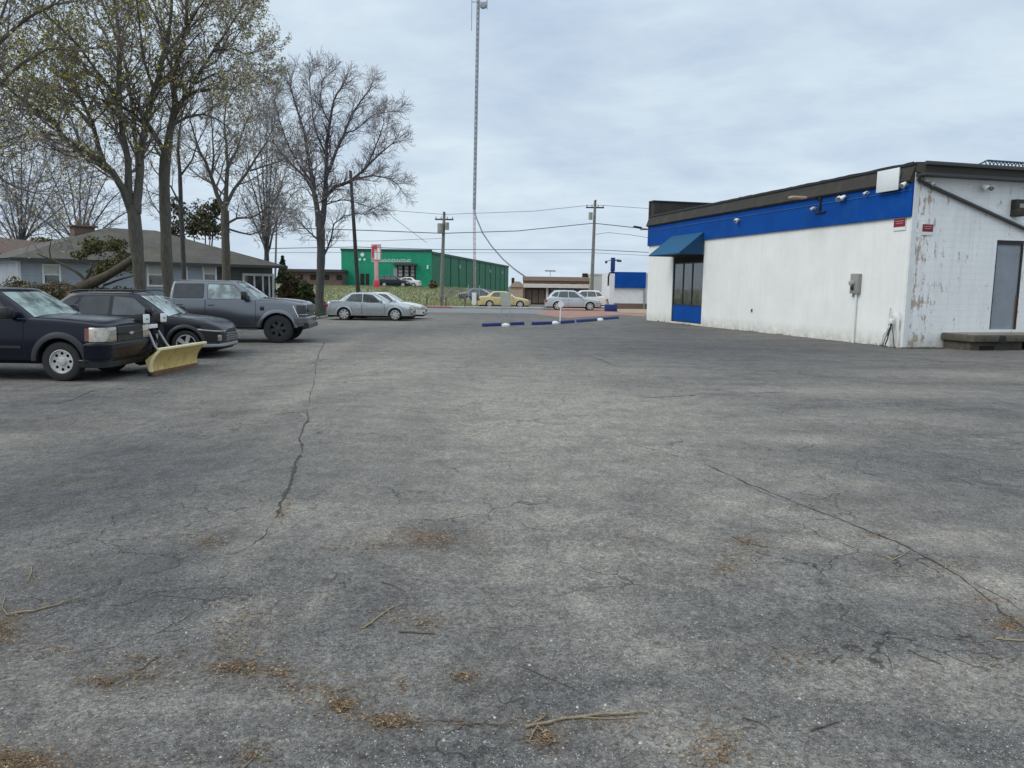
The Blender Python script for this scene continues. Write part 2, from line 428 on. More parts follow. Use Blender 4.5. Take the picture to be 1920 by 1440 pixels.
M['brown_fascia'] = simple('weathered_brown_fascia', (0.034, 0.031, 0.026), 0.85, var=0.25, scale=0.8, bmp=0.3, dirt=((0.07, 0.068, 0.05), 0.7))
M['black_trim'] = simple('black_trim', (0.014, 0.015, 0.017), 0.5, var=0.2)
M['gutter'] = simple('dark_gutter', (0.05, 0.05, 0.05), 0.55, var=0.2)
M['white_trim'] = simple('white_trim', (0.72, 0.73, 0.72), 0.6, var=0.08)
M['panel_white'] = simple('pale_sheet', (0.70, 0.73, 0.74), 0.5, var=0.06, scale=1.2)
M['conduit_blue'] = simple('overpainted_conduit', (0.05, 0.12, 0.30), 0.5)
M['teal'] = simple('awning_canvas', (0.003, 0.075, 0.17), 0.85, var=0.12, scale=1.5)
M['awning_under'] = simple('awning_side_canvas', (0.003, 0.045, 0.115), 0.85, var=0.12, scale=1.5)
M['door_grey'] = simple('grey_steel_door', (0.24, 0.27, 0.30), 0.5, var=0.10, scale=1.4, dirt=((0.2, 0.15, 0.12), 0.35))
M['rust'] = simple('rusty_steel', (0.17, 0.09, 0.05), 0.85, var=0.3, scale=5)
M['metal_grey'] = simple('galvanised_steel', (0.34, 0.35, 0.34), 0.5, 0.3, var=0.15)
M['box_grey'] = simple('grey_enclosure', (0.27, 0.27, 0.25), 0.6, var=0.15)
M['white_plastic'] = simple('white_plastic', (0.78, 0.79, 0.78), 0.4, var=0.04)
M['dark_red'] = simple('dark_red_sign', (0.20, 0.012, 0.02), 0.5, var=0.15, scale=6)
M['red'] = simple('red_sign', (0.55, 0.05, 0.08), 0.5, var=0.15)
M['pink'] = simple('faded_red', (0.62, 0.30, 0.33), 0.6, var=0.15)
M['black'] = simple('black_rubber', (0.016, 0.016, 0.017), 0.75, var=0.2)
M['tyre'] = simple('tyre_rubber', (0.022, 0.022, 0.023), 0.85, var=0.25, scale=9, bmp=0.3, bscale=30)
M['black_gloss'] = simple('black_plastic', (0.018, 0.019, 0.021), 0.3, var=0.15)
M['under'] = simple('underbody', (0.008, 0.008, 0.009), 0.9, var=0.1)
M['alloy'] = simple('alloy', (0.62, 0.62, 0.60), 0.35, 0.55, var=0.12, scale=8)
M['alloy_dark'] = simple('dark_alloy', (0.05, 0.05, 0.055), 0.4, 0.5, var=0.15)
M['chrome'] = simple('chrome', (0.75, 0.76, 0.78), 0.18, 0.9, var=0.05)
M['lamp_glass'] = simple('lamp_lens', (0.38, 0.34, 0.28), 0.15, 0.3, var=0.55, scale=7, coat=0.9)
M['amber'] = simple('amber_lens', (0.16, 0.03, 0.012), 0.25, var=0.15, coat=0.8)
M['tail'] = simple('tail_lens', (0.30, 0.015, 0.015), 0.25, var=0.15, coat=0.8)
M['glass'] = mat_glass('car_glass')
M['glass_sky_pale'] = mat_glass('windscreen_glass', (0.22, 0.28, 0.27), 0.05, 1.0)  # pale teal base colour stands for the sky reflected in the glass
M['glass_dark'] = mat_glass('tinted_glass', (0.012, 0.014, 0.016), 0.05, 0.6)
M['win'] = mat_glass('window_glass', (0.035, 0.04, 0.04), 0.05, 0.9)
M['p_navy'] = mat_paint('navy_paint', (0.002, 0.0035, 0.012), 0.2, 0.0, 0.015)
M['p_navy'].node_tree.nodes['Principled BSDF'].inputs['Coat Weight'].default_value = 0.12
M['p_navy_flare'] = simple('navy_grey_plastic', (0.016, 0.018, 0.024), 0.6, var=0.1)
M['p_dark'] = mat_paint('charcoal_paint', (0.012, 0.012, 0.018), 0.22, 0.1, 0.03)
M['p_dark'].node_tree.nodes['Principled BSDF'].inputs['Coat Weight'].default_value = 0.35
M['p_grey'] = mat_paint('grey_paint', (0.17, 0.178, 0.195), 0.22, 0.85, 0.04)
M['p_silver'] = mat_paint('silver_paint', (0.50, 0.515, 0.52), 0.25, 0.8, 0.05)
M['p_white'] = mat_paint('white_paint', (0.72, 0.71, 0.67), 0.35, 0.0, 0.08)
M['p_lsilver'] = mat_paint('light_silver_paint', (0.52, 0.56, 0.58), 0.3, 0.4, 0.08)
M['p_yellow'] = mat_paint('yellow_paint', (0.58, 0.47, 0.22), 0.4, 0.0, 0.08)
M['plow'] = simple('plow_yellow', (0.66, 0.48, 0.17), 0.55, var=0.14, scale=4, dirt=((0.33, 0.22, 0.08), 0.75))
M['plow_edge'] = simple('plow_edge_pale', (0.76, 0.70, 0.42), 0.5, var=0.1)
M['blueg'] = simple('stop_blue', (0.008, 0.028, 0.15), 0.6, var=0.2, scale=3)
M['bark'] = mat_bark('bark', (0.12, 0.105, 0.085), 1.0, 0.25)
M['bark_moss'] = mat_bark('bark_mossy', (0.125, 0.112, 0.095), 1.3, 0.30)
M['bark_dark'] = mat_bark('bark_dark', (0.085, 0.08, 0.078), 1.3)
M['twig'] = simple('twig_bark', (0.18, 0.155, 0.135), 0.95, var=0.25, scale=0.5)
M['twig_grey'] = simple('twig_bark_grey', (0.20, 0.18, 0.19), 0.95, var=0.25, scale=0.5)
M['log'] = mat_bark('dead_wood', (0.085, 0.066, 0.052), 1.0, 0.3)
M['stick'] = simple('dry_stick', (0.27, 0.21, 0.13), 0.9, var=0.35, scale=14, bmp=0.3)
M['stick_dark'] = simple('dark_stick', (0.09, 0.075, 0.06), 0.9, var=0.4, scale=14)
M['budleaf'] = mat_leaf('spring_buds', ((0.38, 0.35, 0.18), (0.50, 0.46, 0.28), (0.27, 0.24, 0.13)))
M['budpale'] = mat_leaf('pale_spring_buds', ((0.42, 0.43, 0.28), (0.52, 0.51, 0.36), (0.32, 0.31, 0.22)))
M['budyel'] = mat_leaf('yellow_green_buds', ((0.36, 0.35, 0.07), (0.48, 0.44, 0.10), (0.24, 0.23, 0.06)))
M['ever'] = mat_leaf('evergreen', ((0.028, 0.045, 0.022), (0.05, 0.07, 0.03), (0.075, 0.07, 0.035)))
M['everd'] = mat_leaf('dull_evergreen', ((0.06, 0.075, 0.04), (0.10, 0.10, 0.055), (0.13, 0.10, 0.065)))
M['shrubg'] = mat_leaf('shrub_green', ((0.04, 0.06, 0.025), (0.075, 0.10, 0.035), (0.10, 0.11, 0.05)))
M['shrubb'] = mat_leaf('shrub_brown', ((0.10, 0.075, 0.04), (0.15, 0.11, 0.06), (0.09, 0.10, 0.04)))
M['bankgrass'] = mat_leaf('bank_grass', ((0.14, 0.17, 0.07), (0.23, 0.25, 0.10), (0.36, 0.34, 0.22)))
M['ivy'] = mat_leaf('olive_leaf', ((0.08, 0.09, 0.035), (0.12, 0.12, 0.045), (0.15, 0.14, 0.06)))
M['litter'] = mat_leaf('dry_leaf_bits', ((0.15, 0.085, 0.055), (0.25, 0.165, 0.10), (0.07, 0.048, 0.033)), 0.9)
M['needle'] = mat_leaf('straw_bits', ((0.27, 0.19, 0.11), (0.38, 0.30, 0.19), (0.12, 0.08, 0.05)), 0.9)
M['pebble'] = mat_leaf('stone_chips', ((0.30, 0.29, 0.27), (0.50, 0.49, 0.46), (0.17, 0.165, 0.16)), 0.9)
M['crack'] = simple('crack_dirt', (0.042, 0.039, 0.035), 0.95, var=0.5, scale=9)
M['seal'] = simple('worn_sealant', (0.060, 0.062, 0.066), 0.8, var=0.3, scale=5)
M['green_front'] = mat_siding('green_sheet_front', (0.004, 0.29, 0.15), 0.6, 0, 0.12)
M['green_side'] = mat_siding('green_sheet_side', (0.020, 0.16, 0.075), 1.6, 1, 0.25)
M['green_dark'] = simple('dark_green_trim', (0.008, 0.06, 0.04), 0.6, var=0.1)
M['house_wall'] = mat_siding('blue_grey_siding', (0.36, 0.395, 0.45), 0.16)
M['house_wall_shaded'] = mat_siding('shaded_siding', (0.13, 0.15, 0.145), 0.16)  # same house siding, its colour darkened for the shade of the porch end
M['roof'] = mat_shingle('house_shingles', (0.088, 0.080, 0.068))
M['tan'] = simple('tan_stucco', (0.42, 0.31, 0.23), 0.85, var=0.15, scale=1)
M['peach'] = simple('peach_brick', (0.50, 0.36, 0.26), 0.85, var=0.3, scale=4)
M['brown'] = simple('brown_brick', (0.15, 0.10, 0.08), 0.85, var=0.25, scale=2)
M['shop_fascia'] = simple('pink_brown_fascia', (0.30, 0.21, 0.16), 0.8, var=0.12)
M['cream'] = simple('cream_band', (0.70, 0.62, 0.55), 0.8, var=0.08)
M['dark_in'] = simple('dark_interior', (0.022, 0.018, 0.016), 0.9, var=0.3)
M['lt_wall'] = simple('light_render', (0.52, 0.52, 0.47), 0.85, var=0.1)
M['white_wall'] = simple('white_render', (0.70, 0.71, 0.73), 0.8, var=0.07)
M['pole'] = mat_bark('weathered_pole', (0.22, 0.21, 0.195))
M['pole_dark'] = mat_bark('dark_pole', (0.055, 0.052, 0.05))
M['wire'] = simple('cable', (0.11, 0.12, 0.14), 0.6, var=0.1)
M['mast'] = simple('mast_steel', (0.30, 0.31, 0.34), 0.5, 0.3, var=0.15)
M['mast_red'] = simple('mast_faded_red', (0.42, 0.28, 0.30), 0.6, var=0.1)
M['solar'] = simple('blue_green_mesh', (0.03, 0.07, 0.085), 0.5, var=0.3, scale=7)
M['mulch'] = simple('tan_gravel', (0.33, 0.25, 0.17), 0.9, var=0.3, scale=2, bmp=0.4)

# ------------------------------------------------------------------ ground sheet
BL = []   # blobs: (channel, x, y, rx, ry, strength, angle)
def blob(ch, px, py, rpx, rpy, s=1.0, ang=0.0):
    c = G(px, py); e = G(px+rpx, py); f = G(px, py-rpy)
    BL.append((ch, c.x, c.y, abs(e.x-c.x), abs(f.y-c.y), s, ang))
for a in ((800,1008,70,22,.9),(720,1022,60,14,.5),(390,1015,45,16,.6),(450,776,55,10,.45),(620,892,40,9,.35),(1600,942,80,16,.5),(1400,1016,45,14,.7),(1350,1065,50,16,.6),
          (30,1420,110,30,1.),(10,1175,60,40,.8),(230,1275,90,22,.6),(440,1250,70,18,.8),(560,1265,70,12,.6),(650,1325,60,18,.9),(735,1352,60,16,.9),(1015,1380,45,26,.7),
          (130,905,110,10,.6),(110,800,90,12,.4),(60,935,110,10,.6),(200,1070,130,26,.5),(1880,1170,60,25,.8),(1750,1062,70,14,.4),(480,1150,40,30,.5),(250,1000,50,10,.3),
          (870,1270,60,16,.5),(780,1165,60,16,.4),(1800,690,200,8,.5),(1500,705,120,8,.4),(1600,660,160,4,.8),(1450,640,140,4,.8),(1300,618,90,3,.7),(1860,665,120,4,.7)):
    blob('dirt', *a)
for a in ((830,985,60,12,.7),(560,1000,60,40,.25),(270,1060,150,40,.35),(450,772,40,8,.6),(50,1395,90,12,.8),(620,893,34,6,.6),(1620,930,60,10,.3),
          (1380,648,240,12,.55),(1250,625,120,8,.5),(1650,690,200,10,.35),(300,880,260,60,.3),(90,925,100,8,.4),(1090,840,40,5,.5),(300,770,60,8,.2),(1300,1290,140,30,.2),(1750,1380,160,40,.25)):
    blob('damp', *a)
for a in ((1000,760,330,70,.85),(740,690,160,30,.75),(1230,800,160,30,.6),(900,860,260,60,.5),(1530,905,160,20,.7),(1500,825,120,12,.8),(1790,1010,120,30,.7),(1880,1110,70,40,1.),
          (1130,1150,80,40,.8),(1220,1215,80,40,.6),(1700,1250,240,22,.7),(1830,1330,120,30,.6),(1310,1400,110,40,.9),(450,1145,45,30,1.),(590,1130,30,25,.8),(460,1075,40,20,.6),
          (540,975,60,30,.6),(480,1020,60,30,.4),(1400,950,200,40,.5),(1100,960,200,40,.4),(690,600,150,12,.8),(850,640,150,20,.6),(1250,1000,120,24,.5),(700,1000,140,26,.4),(620,650,60,40,.6),(1600,735,240,10,.6),(1780,700,140,8,.7)):
    blob('pale', *a)
for a in ((150,900,330,90,.75),(250,1120,330,60,.7),(1000,1290,300,60,.5),(1700,870,240,40,.45),(1500,1180,300,50,.45),(150,760,240,30,.5),(900,1420,400,60,.6),(1850,1400,250,60,.6),(300,1400,260,50,.4),
          (640,1150,160,60,.45),(1820,760,200,20,.4),(1350,655,260,14,.6),(780,820,80,60,.3),(330,700,200,14,.45),(1180,720,80,14,.3)):
    blob('tar', *a)
for a in ((600,720,50,50,.7),(570,800,40,60,.5),(1000,700,240,30,.5),(1150,830,120,40,.6),(1350,930,180,22,.6),(1560,1020,200,18,.6),(1750,1110,160,20,.7),(1050,1060,140,40,.5),(560,960,90,24,.7),(420,1060,60,40,.6),
          (900,960,200,20,.5),(1620,780,200,12,.5),(60,820,140,14,.35),(1480,1290,160,22,.6),(760,1250,60,30,.4),(1220,1330,90,40,.6)):
    blob('pale', *a)
def build_ground():
    def axis(lo, hi, step, far_lo, far_hi, g=1.09):
        a = []; x = lo
        while x < hi: a.append(x); x += step
        a.append(hi)
        st = step; x = hi
        while x < far_hi: st *= g; x += st; a.append(x)
        st = step; x = lo; b = []
        while x > far_lo: st *= g; x -= st; b.append(x)
        return list(reversed(b))+a
    xs = axis(-7, 7, 0.12, -1500, 1500, 1.06); ys = axis(1.6, 12, 0.12, -60, 3000, 1.045)
    nx, ny = len(xs), len(ys)
    vs = [(x, y, gz(x, y)) for y in ys for x in xs]
    fs = [(j*nx+i, j*nx+i+1, (j+1)*nx+i+1, (j+1)*nx+i) for j in range(ny-1) for i in range(nx-1)]
    import numpy as np
    V = np.array(vs); ch = {k: np.zeros(len(V)) for k in ('dirt', 'damp', 'pale', 'tar')}
    for c, bx, by, rx, ry, s, a in BL:
        d = ((V[:,0]-bx)/rx)**2 + ((V[:,1]-by)/ry)**2
        ch[c] = np.maximum(ch[c], s*np.exp(-d*0.9))
    # small hollows where leaves gather
    for px, py, r in ((800,1006,.34),(30,1420,.28),(650,1328,.12)):
        g = G(px, py); d2 = (V[:,0]-g.x)**2+(V[:,1]-g.y)**2
        V[:,2] -= 0.035*np.exp(-d2/(r*r))*(1 if r > .2 else .4)
    mb = MB(); mb.v = [tuple(p) for p in V]; mb.f = fs
    o = mb.build('ground', M['asphalt'], smooth=60, kind='structure')
    for k, arr in ch.items():
        at_ = o.data.attributes.new(k, 'FLOAT', 'POINT'); at_.data.foreach_set('value', arr.astype('f'))
    return o
build_ground()
def sheet(name, pts, mat, lift, step=2.0, kind='structure', smooth=50):
    """polygon on the ground, cut into cells so that it follows the terrain"""
    bm = bmesh.new(); bm.faces.new([bm.verts.new((p[0], p[1], 0)) for p in pts])
    x0 = min(p[0] for p in pts); x1 = max(p[0] for p in pts); y0 = min(p[1] for p in pts); y1 = max(p[1] for p in pts)
    for ax, a, b_ in ((0, x0, x1), (1, y0, y1)):
        k = a+step
        while k < b_:
            co = (k, 0, 0) if ax == 0 else (0, k, 0); no = (1, 0, 0) if ax == 0 else (0, 1, 0)
            bmesh.ops.bisect_plane(bm, geom=bm.verts[:]+bm.edges[:]+bm.faces[:], plane_co=co, plane_no=no); k += step
    for v in bm.verts: v.co.z = gz(v.co.x, v.co.y)+lift
    bmesh.ops.recalc_face_normals(bm, faces=bm.faces)
    for f in bm.faces:
        if f.normal.z < 0: f.normal_flip()
    me = bpy.data.meshes.new(name); bm.to_mesh(me); bm.free(); me.materials.append(mat)
    me.polygons.foreach_set('use_smooth', [True]*len(me.polygons))
    o = bpy.data.objects.new(name, me); col.objects.link(o); o['kind'] = kind
    return o
XY = lambda p: (p.x, p.y)
sheet('road', [(-200, 54), (200, 54), (200, 64.5), (-200, 64.5)], M['road'], 0.006, 4)
sheet('lawn', [(-70, 27.5), (-10.6, 27.5), (-10.3, 50.5), (-70, 50.5)], M['lawn'], 0.03, 2.5)
sheet('grass', [(-90, 67.2), (-6.2, 67.2), (-3.0, 72), (-1.0, 84), (-2.0, 104), (-90, 106)], M['grass'], 0.03, 3, 'stuff')
sheet('brick_paving', [XY(G(1005, 590)), XY(G(1065, 597)), XY(G(1160, 590.5)), XY(G(1209, 594)), XY(G(1214, 584)), XY(G(1214, 577)), XY(G(1040, 577))], M['brickpave'], 0.012, 4)
# pavement slab on the far side of the road: a real step
mb = MB()
mb.box(-30, 2.6, 64.9, 66.9, -0.05, 0.13); mb.build('sidewalk', M['concrete'], kind='structure')
mb = MB(); mb.box(-9.0, -5.2, 64.72, 64.88, -0.05, 0.15)
mb.build('red_kerb', M['red_curb'], kind='structure')
# edging between lot and lawn
mb = MB()
for i in range(12):
    y0 = 27.6+i*1.9; x = -10.45+0.02*math.sin(i)
    mb.bbox(x-0.07, x+0.07, y0, y0+1.86, -0.05, 0.12, 0.02)
mb.build('lawn_kerb', M['concrete'], kind='structure', smooth=40)

# cracks in the tarmac: thin ragged ribbons of dirt
def crack(mb, pts, w0, jag=0.25, lift=0.004, gaps=0.0):
    P = [G(*p) for p in pts]; line = []
    for a, b in zip(P[:-1], P[1:]):
        n = max(2, int((b-a).length/0.05))
        for i in range(n): line.append(a.lerp(b, i/n))
    line.append(P[-1]); ph = random.random()*10; L = []; off = 0.0
    for i, p in enumerate(line):
        off = off*0.90+random.gauss(0, 0.007)
        d = (line[min(i+1, len(line)-1)]-line[max(i-1, 0)]).normalized(); nrm = Vector((-d.y, d.x, 0))
        q = p+nrm*off
        ww = w0*(0.35+0.65*abs(math.sin(i*0.21+ph)*math.sin(i*0.077+ph)))*(1+jag*random.uniform(-1, 1))
        if random.random() < gaps: ww *= 0.1
        e = min(i, len(line)-1-i)/6.0; ww *= min(1, e)
        L.append([(q+nrm*ww/2), (q-nrm*ww/2)])
    rows = [[Vector((v.x, v.y, gz(v.x, v.y)+lift)) for v in r] for r in L]
    mb.grid(rows)
mb = MB()
crack(mb, [(592,690),(578,760)], 0.02, gaps=.3); crack(mb, [(576,770),(570,815),(562,850)], 0.03, 0.6)
crack(mb, [(562,850),(541,905),(524,955),(515,975)], 0.05, 0.6)
crack(mb, [(515,975),(530,985),(560,988)], 0.02)
crack(mb, [(515,975),(485,1010),(440,1040)], 0.015)
crack(mb, [(1315,868),(1400,905),(1500,945),(1600,985),(1700,1028),(1800,1080),(1900,1160),(1990,1230)], 0.02, 0.6)
crack(mb, [(1590,880),(1640,892),(1700,905)], 0.012); crack(mb, [(1725,918),(1770,925)], 0.03)
crack(mb, [(1500,945),(1450,935),(1380,905)], 0.01)
crack(mb, [(700,1350),(860,1352),(940,1358),(1010,1355)], 0.006)
crack(mb, [(920,1225),(1000,1262),(1090,1300),(1180,1340)], 0.006, gaps=.2)
crack(mb, [(1810,1085),(1860,1110),(1920,1150)], 0.02)
crack(mb, [(970,975),(990,990),(1060,1000)], 0.008)
crack(mb, [(1590,1120),(1640,1128),(1700,1135)], 0.006, gaps=.2)
crack(mb, [(0,1190),(120,1140),(260,1110),(460,1090)], 0.006, gaps=.3)
crack(mb, [(1100,665),(1140,680),(1165,690)], 0.04); crack(mb, [(700,1100),(760,1112)], 0.006)
crack(mb, [(100,760),(130,750),(190,728)], 0.03); crack(mb, [(1780,1390),(1840,1420),(1900,1440)], 0.006)
mb.build('ground_crack', M['crack'], kind='structure')
mb = MB()
crack(mb, [(1180,747),(1300,742),(1480,735)], 0.05, 0.4, 0.006, .15)
crack(mb, [(840,692),(870,688),(885,683)], 0.05, 0.4, 0.006, .2)
crack(mb, [(1190,835),(1260,852),(1315,868)], 0.015, 0.5, 0.006, .4)
crack(mb, [(608,640),(597,668),(592,690)], 0.035, 0.4, 0.006, .3)
mb.build('road_sealant', M['seal'], kind='structure')

# ------------------------------------------------------------------ litter, chips and sticks
def litter():
    a = MB(); b = MB(); c = MB()
    clusters = [(805,1010,60,20,380),(770,1000,60,14,120),(715,1021,30,8,60),(390,1018,36,18,150),(1400,1016,30,12,90),(1360,1066,38,14,90),(25,1430,90,26,700),(5,1180,40,40,300),
                (195,1280,50,14,120),(270,1268,40,10,60),(440,1252,44,14,200),(520,1262,60,10,90),(640,1322,30,14,160),(735,1354,36,12,220),(1020,1385,30,26,150),(1895,1172,40,16,160),
                (1780,1065,60,10,70),(255,1235,30,10,50),(870,1270,30,12,70),(800,1170,40,18,90),(740,1158,40,18,50),(755,1285,10,14,30),(470,1190,60,60,120),(450,1145,50,30,70),
                (1185,1010,60,14,60),(1350,1380,50,40,90),(450,776,40,7,40),(130,908,80,8,60),(60,1080,20,16,20),(1500,1235,80,14,50),(1340,1420,70,30,120),(470,1420,40,20,60),
                (540,945,8,16,50),(528,965,10,8,60),(1500,947,30,6,40),(1640,1004,40,6,50),(1850,1125,40,12,60),(560,1290,80,14,60),(690,1345,60,10,50),(860,1360,80,6,25),(300,1240,120,30,60),(100,1220,70,30,60),(1400,1040,90,20,60),(900,1020,110,14,60),(650,1030,70,14,60),(1150,1360,80,14,40),(420,1200,40,50,80),
                (230,560+900,100,30,80),(600,1300,120,20,80),(1830,1240,80,30,40)]
    for px, py, rx, ry, n in clusters:
        for _ in range(int(n*1.7)):
            sp_ = random.choice((.35, .55, .55, 1.1)); p = G(px+random.gauss(0, rx*sp_), py+random.gauss(0, ry*sp_))
            frag(a if random.random() < 0.6 else b, p)
    for _ in range(2200):
        p = G(random.uniform(-60, 1980), 1440-abs(random.gauss(0, 230)))
        if p.y < 14: frag(b if random.random() < .5 else a, p, 0.6)
    for _ in range(2600):
        px, py = random.uniform(-60, 1980), 1445-abs(random.gauss(0, 200))
        if random.random() < .45:
            q = random.choice([(450,1140,60,40),(1310,1400,140,60),(1850,1110,90,60),(1200,1200,120,50),(1700,1260,260,40),(640,1380,200,60),(400,1350,160,60)])
            px, py = random.gauss(q[0], q[2]), random.gauss(q[1], q[3])
        if py < 700: continue
        p = G(px, py)
        r = random.uniform(0.0016, 0.0045)*(1 if random.random() < .96 else 2.0)
        pts = [Vector((random.uniform(-1,1), random.uniform(-1,1), random.uniform(-.2, 1))).normalized()*r*random.uniform(.6,1.2) for _ in range(3)]
        top = p+Vector((0,0,r*0.9))
        k = 5; ring = [p+Vector((math.cos(2*math.pi*i/k)*r*random.uniform(.7,1.3), math.sin(2*math.pi*i/k)*r*random.uniform(.7,1.3), 0.0)) for i in range(k)]
        c.add(ring+[top], [(i, (i+1) % k, k) for i in range(k)])
    a.build('leaf_litter', M['litter'], kind='stuff'); b.build('straw_litter', M['needle'], kind='stuff'); c.build('stone_chips', M['pebble'], kind='stuff')
def frag(mb, p, s=1.0):
    z = p.z+random.uniform(0.002, 0.012)
    if random.random() < 0.55:     # needle / stalk
        L = random.uniform(0.008, 0.04)*s; a = random.uniform(0, 6.28); w_ = random.uniform(0.0006, 0.0014)*max(1, s*.6)
        d = Vector((math.cos(a), math.sin(a), random.uniform(-.15,.25)))*L; n = Vector((-math.sin(a), math.cos(a), 0))*w_
        q = Vector((p.x, p.y, z)); up = Vector((0,0,w_*1.5))
        mb.add([q-n, q+n, q+d+n, q+d-n, q+up, q+d+up], [(0,3,5,4),(1,4,5,2),(0,4,1),(3,2,5)])
    else:                          # curled bit of leaf
        r = random.uniform(0.0022, 0.0075)*s; a = random.uniform(0, 6.28)
        u = Vector((math.cos(a), math.sin(a), random.uniform(-.3,.5)))*r*1.5; v = Vector((-math.sin(a), math.cos(a), random.uniform(-.3,.6)))*r
        q = Vector((p.x, p.y, z)); h = Vector((0,0,r*.35))
        mb.add([q-u, q-v*.8+h, q+u, q+v+h, q-h*.4], [(0,1,4),(1,2,4),(2,3,4),(3,0,4)])
litter()
def stick(label, pts, rad, mat='stick', forks=(), lift=0.0):
    mb = MB(); P = []
    W_ = [G(*p) for p in pts]
    for a, b in zip(W_[:-1], W_[1:]):
        for i in range(4): P.append(a.lerp(b, i/4))
    P.append(W_[-1])
    P = [Vector((p.x+random.gauss(0, rad*.35), p.y+random.gauss(0, rad*.35), gz(p.x, p.y)+rad*0.95+lift+abs(random.gauss(0, rad*.5)))) for p in P]
    n = len(P)
    mb.tube(P, [rad*(1-0.45*i/(n-1))*random.uniform(.85, 1.15) for i in range(n)], 7)
    for f in forks:
        F = [G(*p) for p in f]; F = [Vector((p.x, p.y, gz(p.x, p.y)+rad*.8)) for p in F]
        mb.tube(F, [rad*.55]+[rad*.35]*(len(F)-1), 6)
    o = mb.build('twig', M[mat], smooth=50)
    c = P[0].copy()
    o.data.transform(Matrix.Translation(-c)); o.location = c
    tag(o, label, 'stick', 'broken twigs scattered on the asphalt'); return o
stick('longest pale broken branch at the bottom centre, splintered at its left end', [(985,1366),(1060,1350),(1130,1343),(1215,1339)], 0.0072, 'stick', [[(1090,1347),(1140,1350),(1195,1347)],[(1010,1358),(1002,1372),(992,1392)],[(1005,1360),(1020,1375),(1030,1388)],[(1000,1358),(1018,1348),(1024,1340)]])
stick('long bent tan branch near the left edge with a short upturned spur', [(10,1154),(62,1148),(110,1135),(152,1121)], 0.0065, 'stick', [[(14,1154),(4,1140),(10,1120)]])
stick('straight tan twig left of centre lying at a slant beside leaf crumbs', [(684,1178),(705,1162),(728,1145),(756,1132)], 0.0055, 'stick', [[(684,1178),(672,1180)]])
stick('short dark twig lying level just right of the slanted tan twig', [(748,1186),(780,1188),(816,1190)], 0.005, 'stick_dark')
stick('short black twig at lower right, rising to the right, bottommost on that side', [(1520,1372),(1545,1364),(1573,1356)], 0.005, 'stick_dark')
stick('dark twig sloping down to the right above the lower right corner', [(1702,1218),(1728,1233),(1766,1247)], 0.0042, 'stick_dark')
stick('thin twig with a pale bent end beside the long crack on the right', [(1662,1046),(1674,1051),(1708,1033)], 0.0055, 'stick')
stick('pale stick cut off by the right edge of the picture', [(1866,1199),(1900,1202),(1950,1204)], 0.006, 'stick')
stick('tiny dark twig standing alone left of the twig sloping toward the lower right corner', [(1558,1243),(1579,1228)], 0.0035, 'stick_dark')
stick('dark twig among olive leaf bits at lower left', [(255,1262),(274,1250),(294,1232)], 0.0045, 'stick_dark', [[(200,1286),(222,1276),(255,1262)]])
stick('short curved tan twig in a tuft of debris above the longest branch', [(850,1271),(866,1262),(884,1268)], 0.0045, 'stick')
stick('tiny forked straw twig near the left edge above the bent branch', [(52,1091),(58,1078),(60,1064)], 0.0038, 'stick', [[(58,1078),(66,1080)]])
stick('pale straw twig touching the bottom edge left of centre', [(455,1442),(470,1428),(492,1408)], 0.0032, 'stick')
stick('pale flat sliver right of centre below the thin bent end twig', [(1668,1080),(1690,1081),(1712,1080)], 0.0035, 'stick')
stick('faint grey twig sloping down above the slanted tan twig', [(716,1092),(738,1100),(762,1112)], 0.0045, 'stick_dark')
stick('short blackened stub lying by the pale stick at the right edge', [(1795,1194),(1808,1196),(1822,1195)], 0.0075, 'stick_dark')
stick('crooked brown twig left of the bottommost black twig', [(1392,1346),(1420,1355),(1436,1362),(1446,1374)], 0.0036, 'stick_dark')
stick('thin twig half buried in the crumbs of the reddish clump right of centre', [(1375,1008),(1400,1020),(1440,1028)], 0.005, 'stick_dark')

